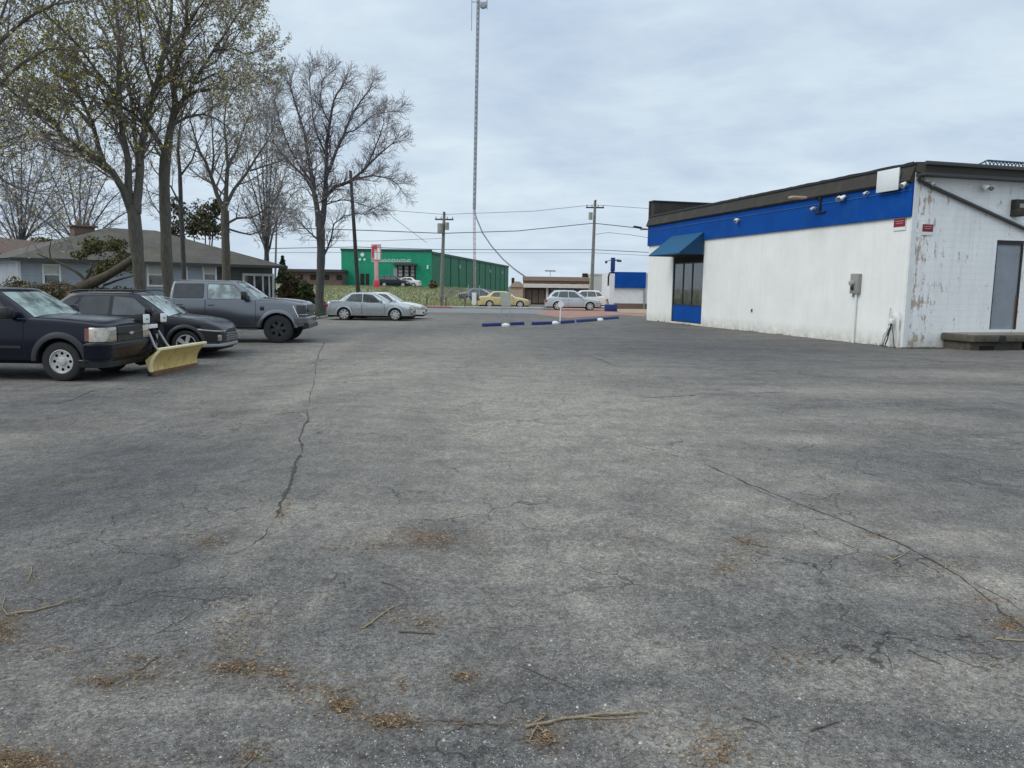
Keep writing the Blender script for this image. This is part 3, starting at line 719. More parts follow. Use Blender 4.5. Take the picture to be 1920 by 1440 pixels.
# ------------------------------------------------------------------ vehicles
def make_vehicle(name, label, cat, loc, rz, sp, group=None):
    root = thing(name, label, cat, loc, rz, group)
    W, wb, fo, ro, rw, tw = sp['W'], sp['wb'], sp['fo'], sp['ro'], sp['rw'], sp['tw']
    sill, Ra = sp.get('sill', 0.35), sp.get('Ra', rw+0.08)
    rf, rr = sp.get('rf', 0.3), sp.get('rr', 0.25)
    paint = M[sp['paint']]; x_r, x_f = -wb-ro, fo
    prof = sp['prof']
    def T(x):
        for (a, za), (b, zb) in zip(prof[:-1], prof[1:]):
            if x <= b:
                u = (x-a)/(b-a) if b > a else 0; u = max(0, u); return za+(zb-za)*u
        return prof[-1][1]
    def wid(x):
        w_ = W
        e = x_f-x
        if e < rf: w_ = W-rf*(1-math.sqrt(max(0, 1-((rf-e)/rf)**2)))
        e = x-x_r
        if e < rr: w_ = min(w_, W-rr*(1-math.sqrt(max(0, 1-((rr-e)/rr)**2))))
        return w_
    def bodyY(x, z):
        y = wid(x)
        q = (z-0.62*sp.get('zs', 1.0))/0.55
        y -= 0.055*q*q if q > 0 else 0.035*q*q
        return y
    def zbot(x):
        for c in (0.0, -wb):
            d = x-c
            if abs(d) < Ra: return max(sill, rw+math.sqrt(max(0, Ra*Ra-d*d)))
        z = sill
        if x > Ra: z = sill+sp.get('kick', 0.0)*((x-Ra)/(x_f-Ra))
        return z
    xs = [x_r+(x_f-x_r)*i/44 for i in range(45)]
    xs += [x_f-rf*(1-math.sin(math.pi/2*i/8)) for i in range(8)] + [x_r+rr*(1-math.sin(math.pi/2*i/7)) for i in range(7)]
    for c in (0.0, -wb):
        xs = [x for x in xs if not (abs(x-c) < Ra+0.02)]
        xs += [c+Ra*math.cos(math.pi*i/16) for i in range(17)]+[c-Ra-0.002, c+Ra+0.002]
    xs = sorted(x for x in set(round(x, 4) for x in xs) if x_r <= x <= x_f)
    crown = sp.get('crown', 0.03)
    rows = []
    for x in xs:
        zt = T(x); zs_ = zt-0.07; zb = min(zbot(x), zs_-0.02); pts = []
        for k in range(9):
            z = zb+(zs_-zb)*k/8; pts.append((bodyY(x, z), z))
        ys = pts[-1][0]
        pts += [(ys-0.015, zt-0.03), (ys-0.055, zt-0.004), (ys-0.14, zt+crown*.25), (ys*0.5, zt+crown*0.8), (0, zt+crown)]
        row = [Vector((x, p[0], p[1])) for p in pts]+[Vector((x, -p[0], p[1])) for p in reversed(pts[:-1])]
        rows.append(row)
    mb = MB(); mb.grid(rows)
    for row, fl in ((rows[0], False), (rows[-1], True)):
        n = len(row)
        for i in range(n//2):
            q = [row[i], row[i+1], row[n-2-i], row[n-1-i]]
            if i+1 == n-2-i: q = [row[i], row[i+1], row[n-1-i]]
            if (q[0]-q[-1]).length < 1e-5: continue
            mb.poly(q if fl else list(reversed(q)))
    body = mb.build('body', paint, root, smooth=32, recalc=True)
    u = MB(); u.box(x_r+0.12, x_f-0.14, -(W-tw-0.06), W-tw-0.06, sill-0.10, min(0.85, T(0)-0.15)); u.build('underbody', M['under'], root)
    # plan outline wrap strips (bumpers, grille, lamps)
    def outline(y, front, off):
        r_ = rf if front else rr; s_ = 1 if front else -1; xe = x_f if front else x_r
        return s_, r_, xe
    def wrap(nm, mat, par, front, y0, xa0, y1, xa1, z0, z1, off=0.012, th=0.05, lean=0.0, bev=None, **tg):
        """strip round the end of the car from (side point or y0) to y1. xa*: if given, start on the side at that x"""
        r_ = rf if front else rr; s_ = 1 if front else -1; xe = x_f if front else x_r
        path = []
        def side(sgn, xa):
            L_ = []
            n = 5
            for i in range(n): L_.append((xa+(xe-s_*r_-xa)*i/n, sgn*W, 0, sgn))
            for i in range(9):
                a = math.pi/2*i/8
                L_.append((xe-s_*r_+s_*r_*math.sin(a), sgn*(W-r_+r_*math.cos(a)), s_*math.sin(a), sgn*math.cos(a)))
            return L_
        if xa0 is not None: path += side(-1 if (y1 is None or y1 > y0) else 1, xa0)
        if xa0 is None: path += [(xe, y0, s_, 0)]
        if xa1 is not None: path += list(reversed(side(1 if (xa0 is None or path[0][1] < 0) else -1, xa1)))
        else: path += [(xe, y0+(y1-y0)*0.5 if xa0 is None else y1, s_, 0), (xe, y1, s_, 0)]
        P = []
        for p in path:
            if not P or abs(P[-1][0]-p[0])+abs(P[-1][1]-p[1]) > 1e-4: P.append(p)
        m_ = MB(); rws = []
        for (o_, z) in ((off-th, z0), (off-0.012, z0), (off, z0+0.012), (off, z1-0.012), (off-0.012, z1), (off-th, z1)):
            zz = (z-z0)/(z1-z0)
            taper = lambda x, y, z: 1.0
            row = []
            for (x, y, nx_, ny_) in P:
                # follow the side tumblehome
                ty = bodyY(0.0+(-Ra-0.01 if False else 0), z)-W
                yy = y+(ty if abs(ny_) > 0.5 else ty*abs(ny_))*(1 if y > 0 else -1)
                row.append(Vector((x+nx_*o_-lean*zz*abs(nx_), yy+ny_*o_, z)))
            rws.append(row)
        m_.grid(rws)
        for k in (0, -1): m_.poly([r[k] for r in rws])
        return m_.build(nm, mat, par, smooth=40, recalc=True, **tg)
    # arch lips
    fl = M[sp.get('flare', sp['paint'])]; fw = sp.get('flw', 0.035)
    for c in (0.0, -wb):
        for sg in (1, -1):
            rws = []
            for i in range(25):
                a = math.pi*(-0.10+1.20*i/24)
                ca, sa = math.cos(a), math.sin(a)
                q = []
                for (rad, o_) in ((Ra-0.02, -0.05), (Ra-0.02, fw*0.45), (Ra+fw*.5, fw*0.5), (Ra+fw*1.4, 0.004)):
                    x = c+ca*rad; z = rw+sa*rad; z = max(z, sill-0.01)
                    q.append(Vector((x, sg*(min(bodyY(x, z), bodyY(x, z))+o_), z)))
                rws.append(q)
            m_ = MB(); m_.grid(rws); m_.build('wheel_arch', fl, root, smooth=50, recalc=True)
    # wheels
    for c in (0.0, -wb):
        for sg in (1, -1):
            wy = sg*(W-tw/2-0.02)
            e = MB(); k = sg
            e.lathe([(0.001, k*(tw*.5-.01)), (rw*.10, k*(tw*.5-.012)), (rw*.14, k*(tw*.5-.03)), (rw*.14, 0)], 16)
            wo_ = e.build('wheel', M['alloy_dark' if sp.get('dark_rims') else 'alloy'], root, smooth=40, recalc=True); wo_.location = (c, wy, rw)
            rr_ = rw*sp.get('rimf', 0.62); h = tw/2
            ty = MB()
            prof_t = [(rr_, -h*.8), (rr_+.02, -h*.95), (rw*.90, -h), (rw*.975, -h*.86), (rw, -h*.6), (rw, h*.6), (rw*.975, h*.86), (rw*.90, h), (rr_+.02, h*.95), (rr_, h*.8), (rr_, -h*.8)]
            ty.lathe(prof_t, 40)
            if sp.get('knobby'):
                for i in range(44):
                    a = 2*math.pi*i/44
                    Mx = Matrix.Rotation(a, 4, 'Y')
                    ty.box(-0.02, 0.02, -h*.8, -h*.25, rw-.006, rw+.008, Mx); ty.box(-0.02, 0.02, h*.25, h*.8, rw-.006, rw+.008, Mx @ Matrix.Rotation(.07, 4, 'Y'))
            ty.build('tyre', M['tyre'], wo_, smooth=40, recalc=True)
            rm = MB()
            rm.lathe([(rr_+.004, k*h*.86), (rr_-.012, k*h*.88), (rr_-.02, k*h*.70), (rr_*.9, k*h*.25)], 36)
            ns = sp.get('spokes', 5); swd = sp.get('spw', 0.22)
            if sp.get('steel'):
                # dished disc with round holes: built as a ring of pads between holes
                nh = sp['steel']
                rm.lathe([(rr_-.012, k*h*.62), (rr_*.90, k*h*.50)], 40)
                ring = []
                for j in range(nh):
                    a0 = 2*math.pi*(j-.5)/nh; a1 = a0+2*math.pi/nh; hole = 0.5*(a0+a1)
                    # pad between this hole and the next
                    hc = Vector((math.cos(hole)*rr_*.68, 0, math.sin(hole)*rr_*.68)); hr = rr_*.105
                    inner = [];  outer = []
                    for q in range(17):
                        th_ = 2*math.pi*q/16
                        inner.append(hc+Vector((math.cos(hole+th_)*hr*1.25, 0, math.sin(hole+th_)*hr*1.25)))
                    def edge(th_):
                        # outer boundary of the sector cell in direction th_
                        dx_, dz_ = math.cos(hole+th_), math.sin(hole+th_); t_ = 0.01
                        while t_ < rr_:
                            px_, pz_ = hc.x+dx_*t_, hc.z+dz_*t_
                            r__ = math.hypot(px_, pz_); an = (math.atan2(pz_, px_)-hole+math.pi) % (2*math.pi)-math.pi
                            if r__ > rr_*.9 or r__ < rr_*.36 or abs(an) > math.pi/nh: break
                            t_ += 0.003
                        return hc+Vector((dx_*t_, 0, dz_*t_))
                    outer = [edge(2*math.pi*q/16) for q in range(17)]
                    f_ = lambda v: Vector((v.x, k*(h*.50 if True else 0), v.z))
                    rm.grid([[f_(v) for v in inner], [f_(v) for v in outer]])
                rm.lathe([(rr_*.37, k*h*.50), (rr_*.33, k*h*.80), (rr_*.25, k*h*.86), (0.001, k*h*.84)], 24)
                for j in range(8):
                    a = 2*math.pi*j/8
                    cxx, czz = math.cos(a)*rr_*.28, math.sin(a)*rr_*.28
                    rm.lathe([(0.012, k*h*.8), (0.012, k*h*.98), (0.001, k*h*1.0)], 6, M=Matrix.Translation((cxx, 0, czz)))
            else:
                for j in range(ns):
                    a = 2*math.pi*j/ns+0.3
                    for tw2 in ((-.5, .5) if sp.get('twin') else (0,)):
                        Mx = Matrix.Rotation(a+tw2*0.22, 4, 'Y')
                        wd0, wd1 = rr_*swd*.5, rr_*swd*.75
                        y0, y1 = k*h*.62, k*h*.86
                        vs = [(-wd0, y1*.95, rr_*.1), (wd0, y1*.95, rr_*.1), (wd1, k*h*.80, rr_*.97), (-wd1, k*h*.80, rr_*.97), (-wd0, y0*.6, rr_*.1), (wd0, y0*.6, rr_*.1), (wd1, k*h*.5, rr_*.97), (-wd1, k*h*.5, rr_*.97)]
                        rm.add([Mx @ Vector(p) for p in vs], [(0,1,2,3),(4,7,6,5),(0,4,5,1),(1,5,6,2),(2,6,7,3),(3,7,4,0)])
                rm.lathe([(rr_*.26, k*h*.7), (rr_*.24, k*h*.88), (rr_*.12, k*h*.9), (0.001, k*h*.9)], 20)
            rm.build('rim', M['alloy_dark' if sp.get('dark_rims') else 'alloy'], wo_, smooth=35, recalc=True)
            bk = MB(); bk.lathe([(rr_-.01, k*h*.15), (0.001, k*h*.12)], 28); bk.build('rim_backing', M['under'], wo_, recalc=True)  # near-black backing disc, painted shade behind the spokes
    # greenhouse
    cb = sp['cab']; zb0, zr = cb['zb'], cb['zr']; xb0, xr0, xr1, xb1 = cb['x']; wB, wR = cb['w']; rc = cb.get('rc', 0.10)
    bow = cb.get('bow', 0.07)
    def cf(t): return xb0+(xr0-xb0)*t+cb.get('cv', 0.03)*math.sin(math.pi*t)
    def cr_(t): return xb1+(xr1-xb1)*t-cb.get('cvr', 0.02)*math.sin(math.pi*t)
    def hw(t): return wB+(wR-wB)*t
    rings = []
    def ring(x0, x1, hy, z, rcc, droop=0.0):
        P = []; ns = 6
        for (cx_, cy_, a0) in ((x0-rcc, hy-rcc, 0), (x1+rcc, hy-rcc, 90), (x1+rcc, -hy+rcc, 180), (x0-rcc, -hy+rcc, 270)):
            for i in range(ns+1):
                a = R(a0+90*i/ns); x = cx_+rcc*math.cos(a); y = cy_+rcc*math.sin(a)
                P.append((x, y))
        # extra points on front and rear so that the bow shows
        Q = []
        for i, p in enumerate(P):
            Q.append(p); nx_ = P[(i+1) % len(P)]
            if math.hypot(nx_[0]-p[0], nx_[1]-p[1]) > 0.3:
                for j in range(1, 8): Q.append((p[0]+(nx_[0]-p[0])*j/8, p[1]+(nx_[1]-p[1])*j/8))
        out = []
        for x, y in Q:
            wf = max(0, (x-(x0+x1)/2)/((x0-x1)/2)); wr_ = max(0, -(x-(x0+x1)/2)/((x0-x1)/2))
            xx = x-bow*(y/hy)**2*wf**3+bow*.5*(y/hy)**2*wr_**3
            out.append(Vector((xx, y, z-droop*((x-(x0+x1)/2)/((x0-x1)/2))**2)))
        return out
    for i in range(11):
        t = i/10; rings.append(ring(cf(t), cr_(t), hw(t), zb0+(zr-zb0)*t, rc))
    for ins, dz in ((0.012, 0.018), (0.04, 0.036), (0.11, 0.052), (0.25, 0.062), (0.42, 0.066)):
        ix = min(ins*1.6, (xr0-xr1)*.40); rings.append(ring(xr0-ix, xr1+ix, wR-ins, zr+dz, max(0.03, min(rc-ins*.3, (xr0-xr1-2*ix)*.4))))
    m_ = MB(); m_.grid(rings, True); m_.poly(rings[-1])
    cab = m_.build('cab', paint, root, smooth=38, recalc=True)
    def winpoly(nm, mat, pts, sg, off=0.006, par=None):
        m_ = MB(); P = []
        n = len(pts)
        for i in range(n):     # rounded corners
            a, b, c = pts[i-1], pts[i], pts[(i+1) % n]
            va, vc = Vector((a[0]-b[0], a[1]-b[1])), Vector((c[0]-b[0], c[1]-b[1]))
            r_ = min(0.05, va.length*.4, vc.length*.4)
            p0 = Vector(b)+va.normalized()*r_; p2 = Vector(b)+vc.normalized()*r_
            for u_ in (0, .33, .66, 1):
                q = p0*(1-u_)**2+Vector(b)*2*u_*(1-u_)+p2*u_*u_; P.append(q)
        out = [Vector((p[0], sg*(hw((p[1]-zb0)/(zr-zb0))+off), p[1])) for p in P]
        inn = [Vector((p[0], sg*(hw((p[1]-zb0)/(zr-zb0))-0.01), p[1])) for p in P]
        m_.poly(out); k = len(out); m_.add(out+inn, [(i, (i+1) % k, (i+1) % k+k, i+k) for i in range(k)])
        return m_.build(nm, mat, par or root, recalc=True)
    gm = [M[x] for x in sp.get('sideglass', ['glass']*len(sp['wins']))]
    for i, wn in enumerate(sp['wins']):
        for sg in (1, -1):
            trim = [(x+(0.018 if x > sum(p[0] for p in wn)/len(wn) else -0.018), z+(0.014 if z > sum(p[1] for p in wn)/len(wn) else -0.014)) for x, z in wn]
            f = winpoly('side_window', gm[i], wn, sg, 0.009)
            winpoly('window_seal', M['black_gloss'], trim, sg, 0.005, f)
    def screen(nm, mat, front):
        m_ = MB(); rws = []; t0, t1 = cb.get('st', (0.05, 0.95))
        for i in range(9):
            t = t0+(t1-t0)*i/8; row = []
            for j in range(13):
                y = (hw(t)-rc*1.0)*(-1+2*j/12)
                x = (cf(t)-bow*(y/hw(t))**2+0.007) if front else (cr_(t)+bow*.5*(y/hw(t))**2-0.007)
                row.append(Vector((x, y, zb0+(zr-zb0)*t+0.004)))
            rws.append(row)
        m_.grid(rws); return m_.build(nm, mat, root, smooth=60)
    ws = screen('windshield', M['glass_sky_pale'], True); screen('rear_window', M['glass_dark'], False)
    if sp.get('wiper', True):
        m_ = MB()
        for y0 in (-0.55, 0.1):
            y1 = y0+0.55; t0, t1 = 0.07, 0.14
            m_.tube([Vector((cf(t0)-bow*(y0/hw(t0))**2+.02, y0, zb0+(zr-zb0)*t0+.01)), Vector((cf(t1)-bow*(y1/hw(t1))**2+.03, y1, zb0+(zr-zb0)*t1+.012))], 0.011, 6)
        m_.build('wiper', M['black'], ws)
    # doors: seam strip behind, panel proud of it
    for dd in sp['doors']:
        for sg in (1, -1):
            def panel(x0, x1, z0, z1, off, nx_=10, nz=8):
                m_ = MB(); rws = []
                for i in range(nz+1):
                    z = z0+(z1-z0)*i/nz
                    rws.append([Vector((x0+(x1-x0)*j/nx_, sg*(bodyY(x0+(x1-x0)*j/nx_, z)+off), z)) for j in range(nx_+1)])
                m_.grid(rws); bd = [r[0] for r in rws]+rws[-1][1:]+[r[-1] for r in reversed(rws[:-1])]+list(reversed(rws[0][1:-1]))
                k = len(bd); inn = [Vector((p.x, p.y-sg*(off+.004), p.z)) for p in bd]
                m_.add(bd+inn, [(i, (i+1) % k, (i+1) % k+k, i+k) for i in range(k)]); return m_
            x0, x1, z0, z1 = dd
            pd = panel(x0+.008, x1-.008, z0+.01, z1, 0.007).build('door', paint, root, smooth=35, recalc=True)
            panel(x0-.003, x1+.003, z0, z1-.002, 0.003).build('door_seam', M['black'], pd, smooth=35, recalc=True)
            hx = x0+0.16; hz = z1-sp.get('hdrop', 0.13)
            h_ = MB(); h_.bbox(hx-0.10, hx+0.10, sg*(bodyY(hx, hz)+.006)-.001 if sg > 0 else sg*(bodyY(hx, hz)+.045), sg*(bodyY(hx, hz)+.045) if sg > 0 else sg*(bodyY(hx, hz)+.006)+.001, hz-.018, hz+.018, .008)
            h_.build('door_handle', M[sp.get('handle', sp['paint'])], pd, smooth=40)
            if sp.get('molding'):
                panel(x0+.10, x1-.05, sp['molding'], sp['molding']+.05, 0.02, 6, 1).build('side_molding', M[sp.get('flare', 'black_gloss')], pd, recalc=True)
    # mirrors
    mx_, mz_ = sp['mirror']
    for sg in (1, -1):
        m_ = MB(); yb = hw(0.12)
        m_.bbox(mx_-.09, mx_+.09, *(sorted((sg*(yb+.10), sg*(yb+.10+sp.get('mw', .2))))), mz_-.02, mz_+sp.get('mh', .17), .035)
        m_.bbox(mx_-.03, mx_+.05, *(sorted((sg*(yb-.03), sg*(yb+.12)))), mz_-.01, mz_+.045, .012)
        m_.build('mirror', M[sp.get('mirmat', 'black_gloss')], root, smooth=40)
    sp['extra'](root, wrap, dict(W=W, x_f=x_f, x_r=x_r, T=T, bodyY=bodyY, wid=wid, hw=hw, rf=rf))
    return root

def pickup_navy(root, wrap, q):
    xf, W = q['x_f'], q['W']
    wrap('bumper', M['p_navy'], root, True, -1, xf-.40, None, xf-.40, 0.46, 0.76, 0.05, 0.12)
    v = wrap('lower_valance', M['black_gloss'], root, True, -1, xf-.55, None, xf-.55, 0.28, 0.44, 0.0, 0.1)
    wrap('bumper_step', M['black_gloss'], root, True, -1, xf-.36, None, xf-.36, 0.762, 0.785, 0.03, 0.1)
    headlights(root, q, 0.30, 0.54, 0.80, 1.09, 'lamp_glass', amber=True)
    g = wrap('grille', M['black_gloss'], root, True, -0.50, None, 0.50, None, 0.79, 1.10, 0.012, 0.05)
    m = MB(); m.bbox(xf+.01, xf+.035, -0.50, 0.50, 0.925, 0.965, .006); m.build('grille_bar', M['p_navy'], g, smooth=40)
    m = MB(); m.bbox(xf+.036, xf+.05, -0.09, 0.09, 0.93, 0.96, .004); m.box(xf+.0355, xf+.049, -0.03, 0.03, 0.912, 0.978); m.build('badge', M['chrome'], g)
    m = MB(); m.bbox(q['x_r']-.08, q['x_r']+.02, -.9, .9, .5, .72, .02); m.build('rear_bumper', M['chrome'], root, smooth=40)
def headlights(root, q, xin, yin, z0, z1, mat, amber=False, slant=0.0):
    xf, W, rf = q['x_f'], q['W'], q['rf']
    for sg in (1, -1):
        P = []
        for i in range(4): P.append((xf-xin+(xin-rf)*i/4 if xin > rf else xf-rf, sg*W, 0, sg))
        for i in range(8):
            a = math.pi/2*i/7; P.append((xf-rf+rf*math.sin(a), sg*(W-rf+rf*math.cos(a)), math.sin(a), sg*math.cos(a)))
        if W-rf > yin: P.append((xf, sg*yin, 1, 0))
        rws = []
        for o_, z in ((-.04, z0), (.004, z0), (.014, z0+.012), (.014, z1-.012), (.004, z1), (-.04, z1)):
            zz = (z-z0)/(z1-z0)
            row = []
            for (x, y, nx_, ny_) in P:
                ty = q['bodyY'](0.0, z)-W
                row.append(Vector((x+nx_*o_-slant*(1-nx_)*0, y+sg*ty*abs(ny_)+ny_*o_, z+slant*(1-abs(nx_))*1.0)))
            rws.append(row)
        m_ = MB(); m_.grid(rws)
        for k in (0, -1): m_.poly([r[k] for r in rws])
        h = m_.build('headlight', M[mat], root, smooth=40, recalc=True)
        if amber:
            m_ = MB(); rws2 = []
            x0 = xf-xin-.09
            for o_, z in ((-.02, z0+.01), (.012, z0+.02), (.012, z1-.02), (-.02, z1-.01)):
                rws2.append([Vector((x, sg*(q['bodyY'](x, z)+o_), z)) for x in (x0, x0+.04, xf-max(xin, rf)-.002)])
            m_.grid(rws2); m_.build('side_marker', M['amber'], h, recalc=True)
def suv_dark(root, wrap, q):
    xf, W = q['x_f'], q['W']
    wrap('grille', M['black_gloss'], root, True, -0.42, None, 0.42, None, 0.42, 0.66, 0.012, 0.05, 0.02)
    g = root.children[-1]
    m = MB()
    for k in range(4):
        for j in range(6):
            y = -0.36+j*0.13+(0.065 if k % 2 else 0); z = 0.44+k*0.055
            m.bbox(xf+.008, xf+.024, y-.045, y+.045, z, z+.022, .004)
    m.build('grille_inlay', M['metal_grey'], g, smooth=40)
    wrap('bumper', M['black_gloss'], root, True, -1, xf-.55, None, xf-.55, 0.27, 0.40, 0.012, 0.1)
    wrap('skid_plate', M['metal_grey'], root, True, -1, xf-.35, None, xf-.35, 0.30, 0.37, 0.035, 0.06)
    for sg in (1, -1):
        m = MB(); m.bbox(xf-.16, xf-.035, *sorted((sg*.54, sg*(W-.20))), .44, .60, .02); m.build('headlight', M['lamp_glass'], root, smooth=40)
    headlights(root, q, 0.52, 0.70, 0.665, 0.70, 'lamp_glass', slant=0.06)
    m = MB()
    for sg in (1, -1):
        m.tube([(-0.95, sg*.60, 1.655), (-1.2, sg*.60, 1.70), (-2.7, sg*.60, 1.69), (-2.95, sg*.60, 1.63)], 0.016, 6)
    m.build('roof_rail', M['black_gloss'], root, smooth=50)
    tail(root, q, .85, 1.0)
def tail(root, q, z0, z1, w_=0.35):
    xr = q['x_r']
    for sg in (1, -1):
        m = MB(); m.bbox(xr-.012, xr+.14, *sorted((sg*(q['W']-.03), sg*(q['W']-w_))), z0, z1, .02); m.build('tail_light', M['tail'], root, smooth=40)
def pickup_grey(root, wrap, q):
    xf, W = q['x_f'], q['W']
    wrap('bumper', M['p_grey'], root, True, -1, xf-.30, None, xf-.30, 0.62, 0.80, 0.06, 0.14)
    wrap('lower_bumper', M['black_gloss'], root, True, -0.9, None, 0.9, None, 0.46, 0.62, 0.10, 0.2)
    g = wrap('grille', M['black_gloss'], root, True, -0.62, None, 0.62, None, 0.84, 1.20, 0.02, 0.05)
    m = MB(); m.bbox(xf+.02, xf+.05, -.62, .62, .98, 1.06, .008); m.build('grille_bar', M['alloy_dark'], g, smooth=40)
    headlights(root, q, 0.26, 0.64, 0.84, 1.19, 'black_gloss')
    headlights(root, dict(q, x_f=xf+.012), 0.24, 0.66, 0.88, 0.91, 'lamp_glass')
    for sg in (1, -1):   # C-shaped light bar on the wing
        m = MB(); y = lambda x, z: sg*(q['bodyY'](x, z)+.016)
        m.tube([Vector((xf-.36, y(xf-.36, 1.17), 1.17)), Vector((xf-.27, y(xf-.30, .98), .98)), Vector((xf-.20, y(xf-.30, .83), .83))], [.014, .016, .014], 6)
        m.build('daytime_light', M['white_plastic'], root, smooth=50)
    for sg in (1, -1):
        m = MB(); m.bbox(-0.55-2.2, -0.62, *sorted((sg*(W+.02), sg*(W-.20))), .43, .475, .015); m.build('running_board', M['black_gloss'], root, smooth=40)
    m = MB()
    for sg in (1, -1): m.bbox(-.52, -.40, *sorted((sg*(W-.02), sg*(W+.012))), 1.02, 1.14, .004)
    m.build('fender_vent', M['black_gloss'], root, smooth=40)
    tail(root, q, 1.0, 1.35, .2)
def car_extra(root, wrap, q):
    xf = q['x_f']
    wrap('grille', M['black_gloss'], root, True, -0.40, None, 0.40, None, 0.40, 0.56, 0.010, 0.04)
    wrap('lower_grille', M['black_gloss'], root, True, -0.55, None, 0.55, None, 0.24, 0.33, 0.010, 0.04)
    headlights(root, q, 0.42, 0.52, 0.56, 0.68, 'lamp_glass')
    tail(root, q, .68, .86, .4)
    for sg in (1, -1):
        m = MB(); m.bbox(xf-.2, xf-.02, *sorted((sg*(.55), sg*(q['W']-.16))), .33, .41, .02); m.build('fog_lamp', M['black_gloss'], root, smooth=40)

SP_NAVY = dict(W=0.99, wb=3.65, fo=0.92, ro=1.25, rw=0.40, tw=0.26, sill=0.42, Ra=0.50, rf=0.22, rr=0.10, paint='p_navy', flare='p_navy_flare', flw=0.07, steel=8, rimf=0.60, zs=1.2, kick=-.02,
    prof=[(-4.9, 1.30), (-3.0, 1.30), (-1.05, 1.28), (-0.55, 1.27), (0.0, 1.245), (0.55, 1.20), (0.84, 1.15), (0.92, 1.09)], crown=0.06,
    cab=dict(zb=1.22, zr=1.80, x=(-0.42, -1.30, -3.05, -3.25), w=(0.93, 0.76), rc=0.09, bow=0.10, cv=0.03),
    wins=[[(-0.95, 1.30), (-1.42, 1.70), (-2.20, 1.74), (-2.20, 1.30)], [(-2.32, 1.30), (-2.32, 1.74), (-2.95, 1.70), (-3.02, 1.30)]], sideglass=['glass_dark', 'glass_dark'],
    doors=[(-2.24, -0.72, 0.48, 1.225), (-3.12, -2.26, 0.55, 1.225)], mirror=(-0.95, 1.27), mh=.22, mw=.22, handle='black_gloss', molding=.66, extra=pickup_navy)
SP_SUV = dict(W=0.93, wb=2.75, fo=0.84, ro=0.92, rw=0.36, tw=0.235, sill=0.30, Ra=0.435, rf=0.50, rr=0.30, paint='p_dark', flare='black_gloss', flw=0.05, spokes=5, spw=.3, dark_rims=False, rimf=0.68, zs=1.0,
    prof=[(-3.67, 0.80), (-3.60, 1.08), (-3.3, 1.14), (-1.0, 1.07), (-0.45, 1.05), (0.1, 1.00), (0.5, 0.93), (0.68, 0.85), (0.79, 0.77), (0.84, 0.69)], crown=0.05,
    cab=dict(zb=1.03, zr=1.585, x=(-0.35, -1.18, -3.0, -3.55), w=(0.88, 0.66), rc=0.12, bow=0.12, cv=0.045, cvr=0.05),
    wins=[[(-0.80, 1.09), (-1.32, 1.50), (-1.80, 1.54), (-1.80, 1.09)], [(-1.90, 1.09), (-1.90, 1.54), (-2.55, 1.52), (-2.75, 1.12)], [(-2.85, 1.16), (-2.66, 1.50), (-2.95, 1.46), (-3.22, 1.22)]], sideglass=['glass', 'glass_dark', 'glass_dark'],
    doors=[(-1.84, -0.62, 0.38, 1.03), (-2.26, -1.86, 0.40, 1.03)], mirror=(-0.80, 1.10), handle='p_dark', mirmat='p_dark', extra=suv_dark)
SP_GREY = dict(W=1.01, wb=3.70, fo=0.84, ro=1.25, rw=0.44, tw=0.29, sill=0.50, Ra=0.53, rf=0.20, rr=0.10, paint='p_grey', flare='p_grey', flw=0.055, spokes=6, spw=.34, dark_rims=True, knobby=True, rimf=0.56, zs=1.25, kick=0.06,
    prof=[(-4.95, 1.38), (-1.05, 1.36), (-0.5, 1.35), (0.0, 1.33), (0.45, 1.29), (0.74, 1.24), (0.84, 1.17)], crown=0.06,
    cab=dict(zb=1.33, zr=1.87, x=(-0.50, -1.22, -3.22, -3.30), w=(0.96, 0.78), rc=0.09, bow=0.10, cv=0.03),
    wins=[[(-0.92, 1.39), (-1.34, 1.78), (-2.10, 1.81), (-2.10, 1.36), (-1.45, 1.36)], [(-2.24, 1.38), (-2.24, 1.81), (-3.08, 1.80), (-3.12, 1.38)]], sideglass=['glass_sky_pale', 'glass_dark'],
    doors=[(-2.16, -0.66, 0.58, 1.335), (-3.10, -2.18, 0.58, 1.335)], mirror=(-0.95, 1.36), mh=.24, mw=.22, handle='p_grey', hdrop=.16, extra=pickup_grey)
def SEDAN(paint, roof='p'):
    return dict(W=0.90, wb=2.68, fo=0.92, ro=1.02, rw=0.325, tw=0.21, sill=0.26, Ra=0.385, rf=0.45, rr=0.35, paint=paint, spokes=7, spw=.30, rimf=0.72, zs=0.9,
    prof=[(-3.70, 0.66), (-3.62, 0.90), (-3.45, 0.98), (-2.95, 1.0), (-0.9, 0.93), (-0.30, 0.91), (0.3, 0.83), (0.70, 0.72), (0.88, 0.60), (0.92, 0.52)], crown=0.04,
    cab=dict(zb=0.90, zr=1.40, x=(-0.28, -1.12, -2.45, -3.15), w=(0.85, 0.60), rc=0.12, bow=0.12, cv=0.05, cvr=0.05),
    wins=[[(-0.72, 0.95), (-1.22, 1.33), (-1.68, 1.37), (-1.68, 0.95)], [(-1.76, 0.95), (-1.76, 1.37), (-2.28, 1.34), (-2.62, 0.98)]],
    doors=[(-1.72, -0.55, 0.34, 0.90), (-2.26, -1.74, 0.34, 0.90)], mirror=(-0.72, 0.96), mh=.13, mw=.15, mirmat=paint, hdrop=.1, extra=car_extra)
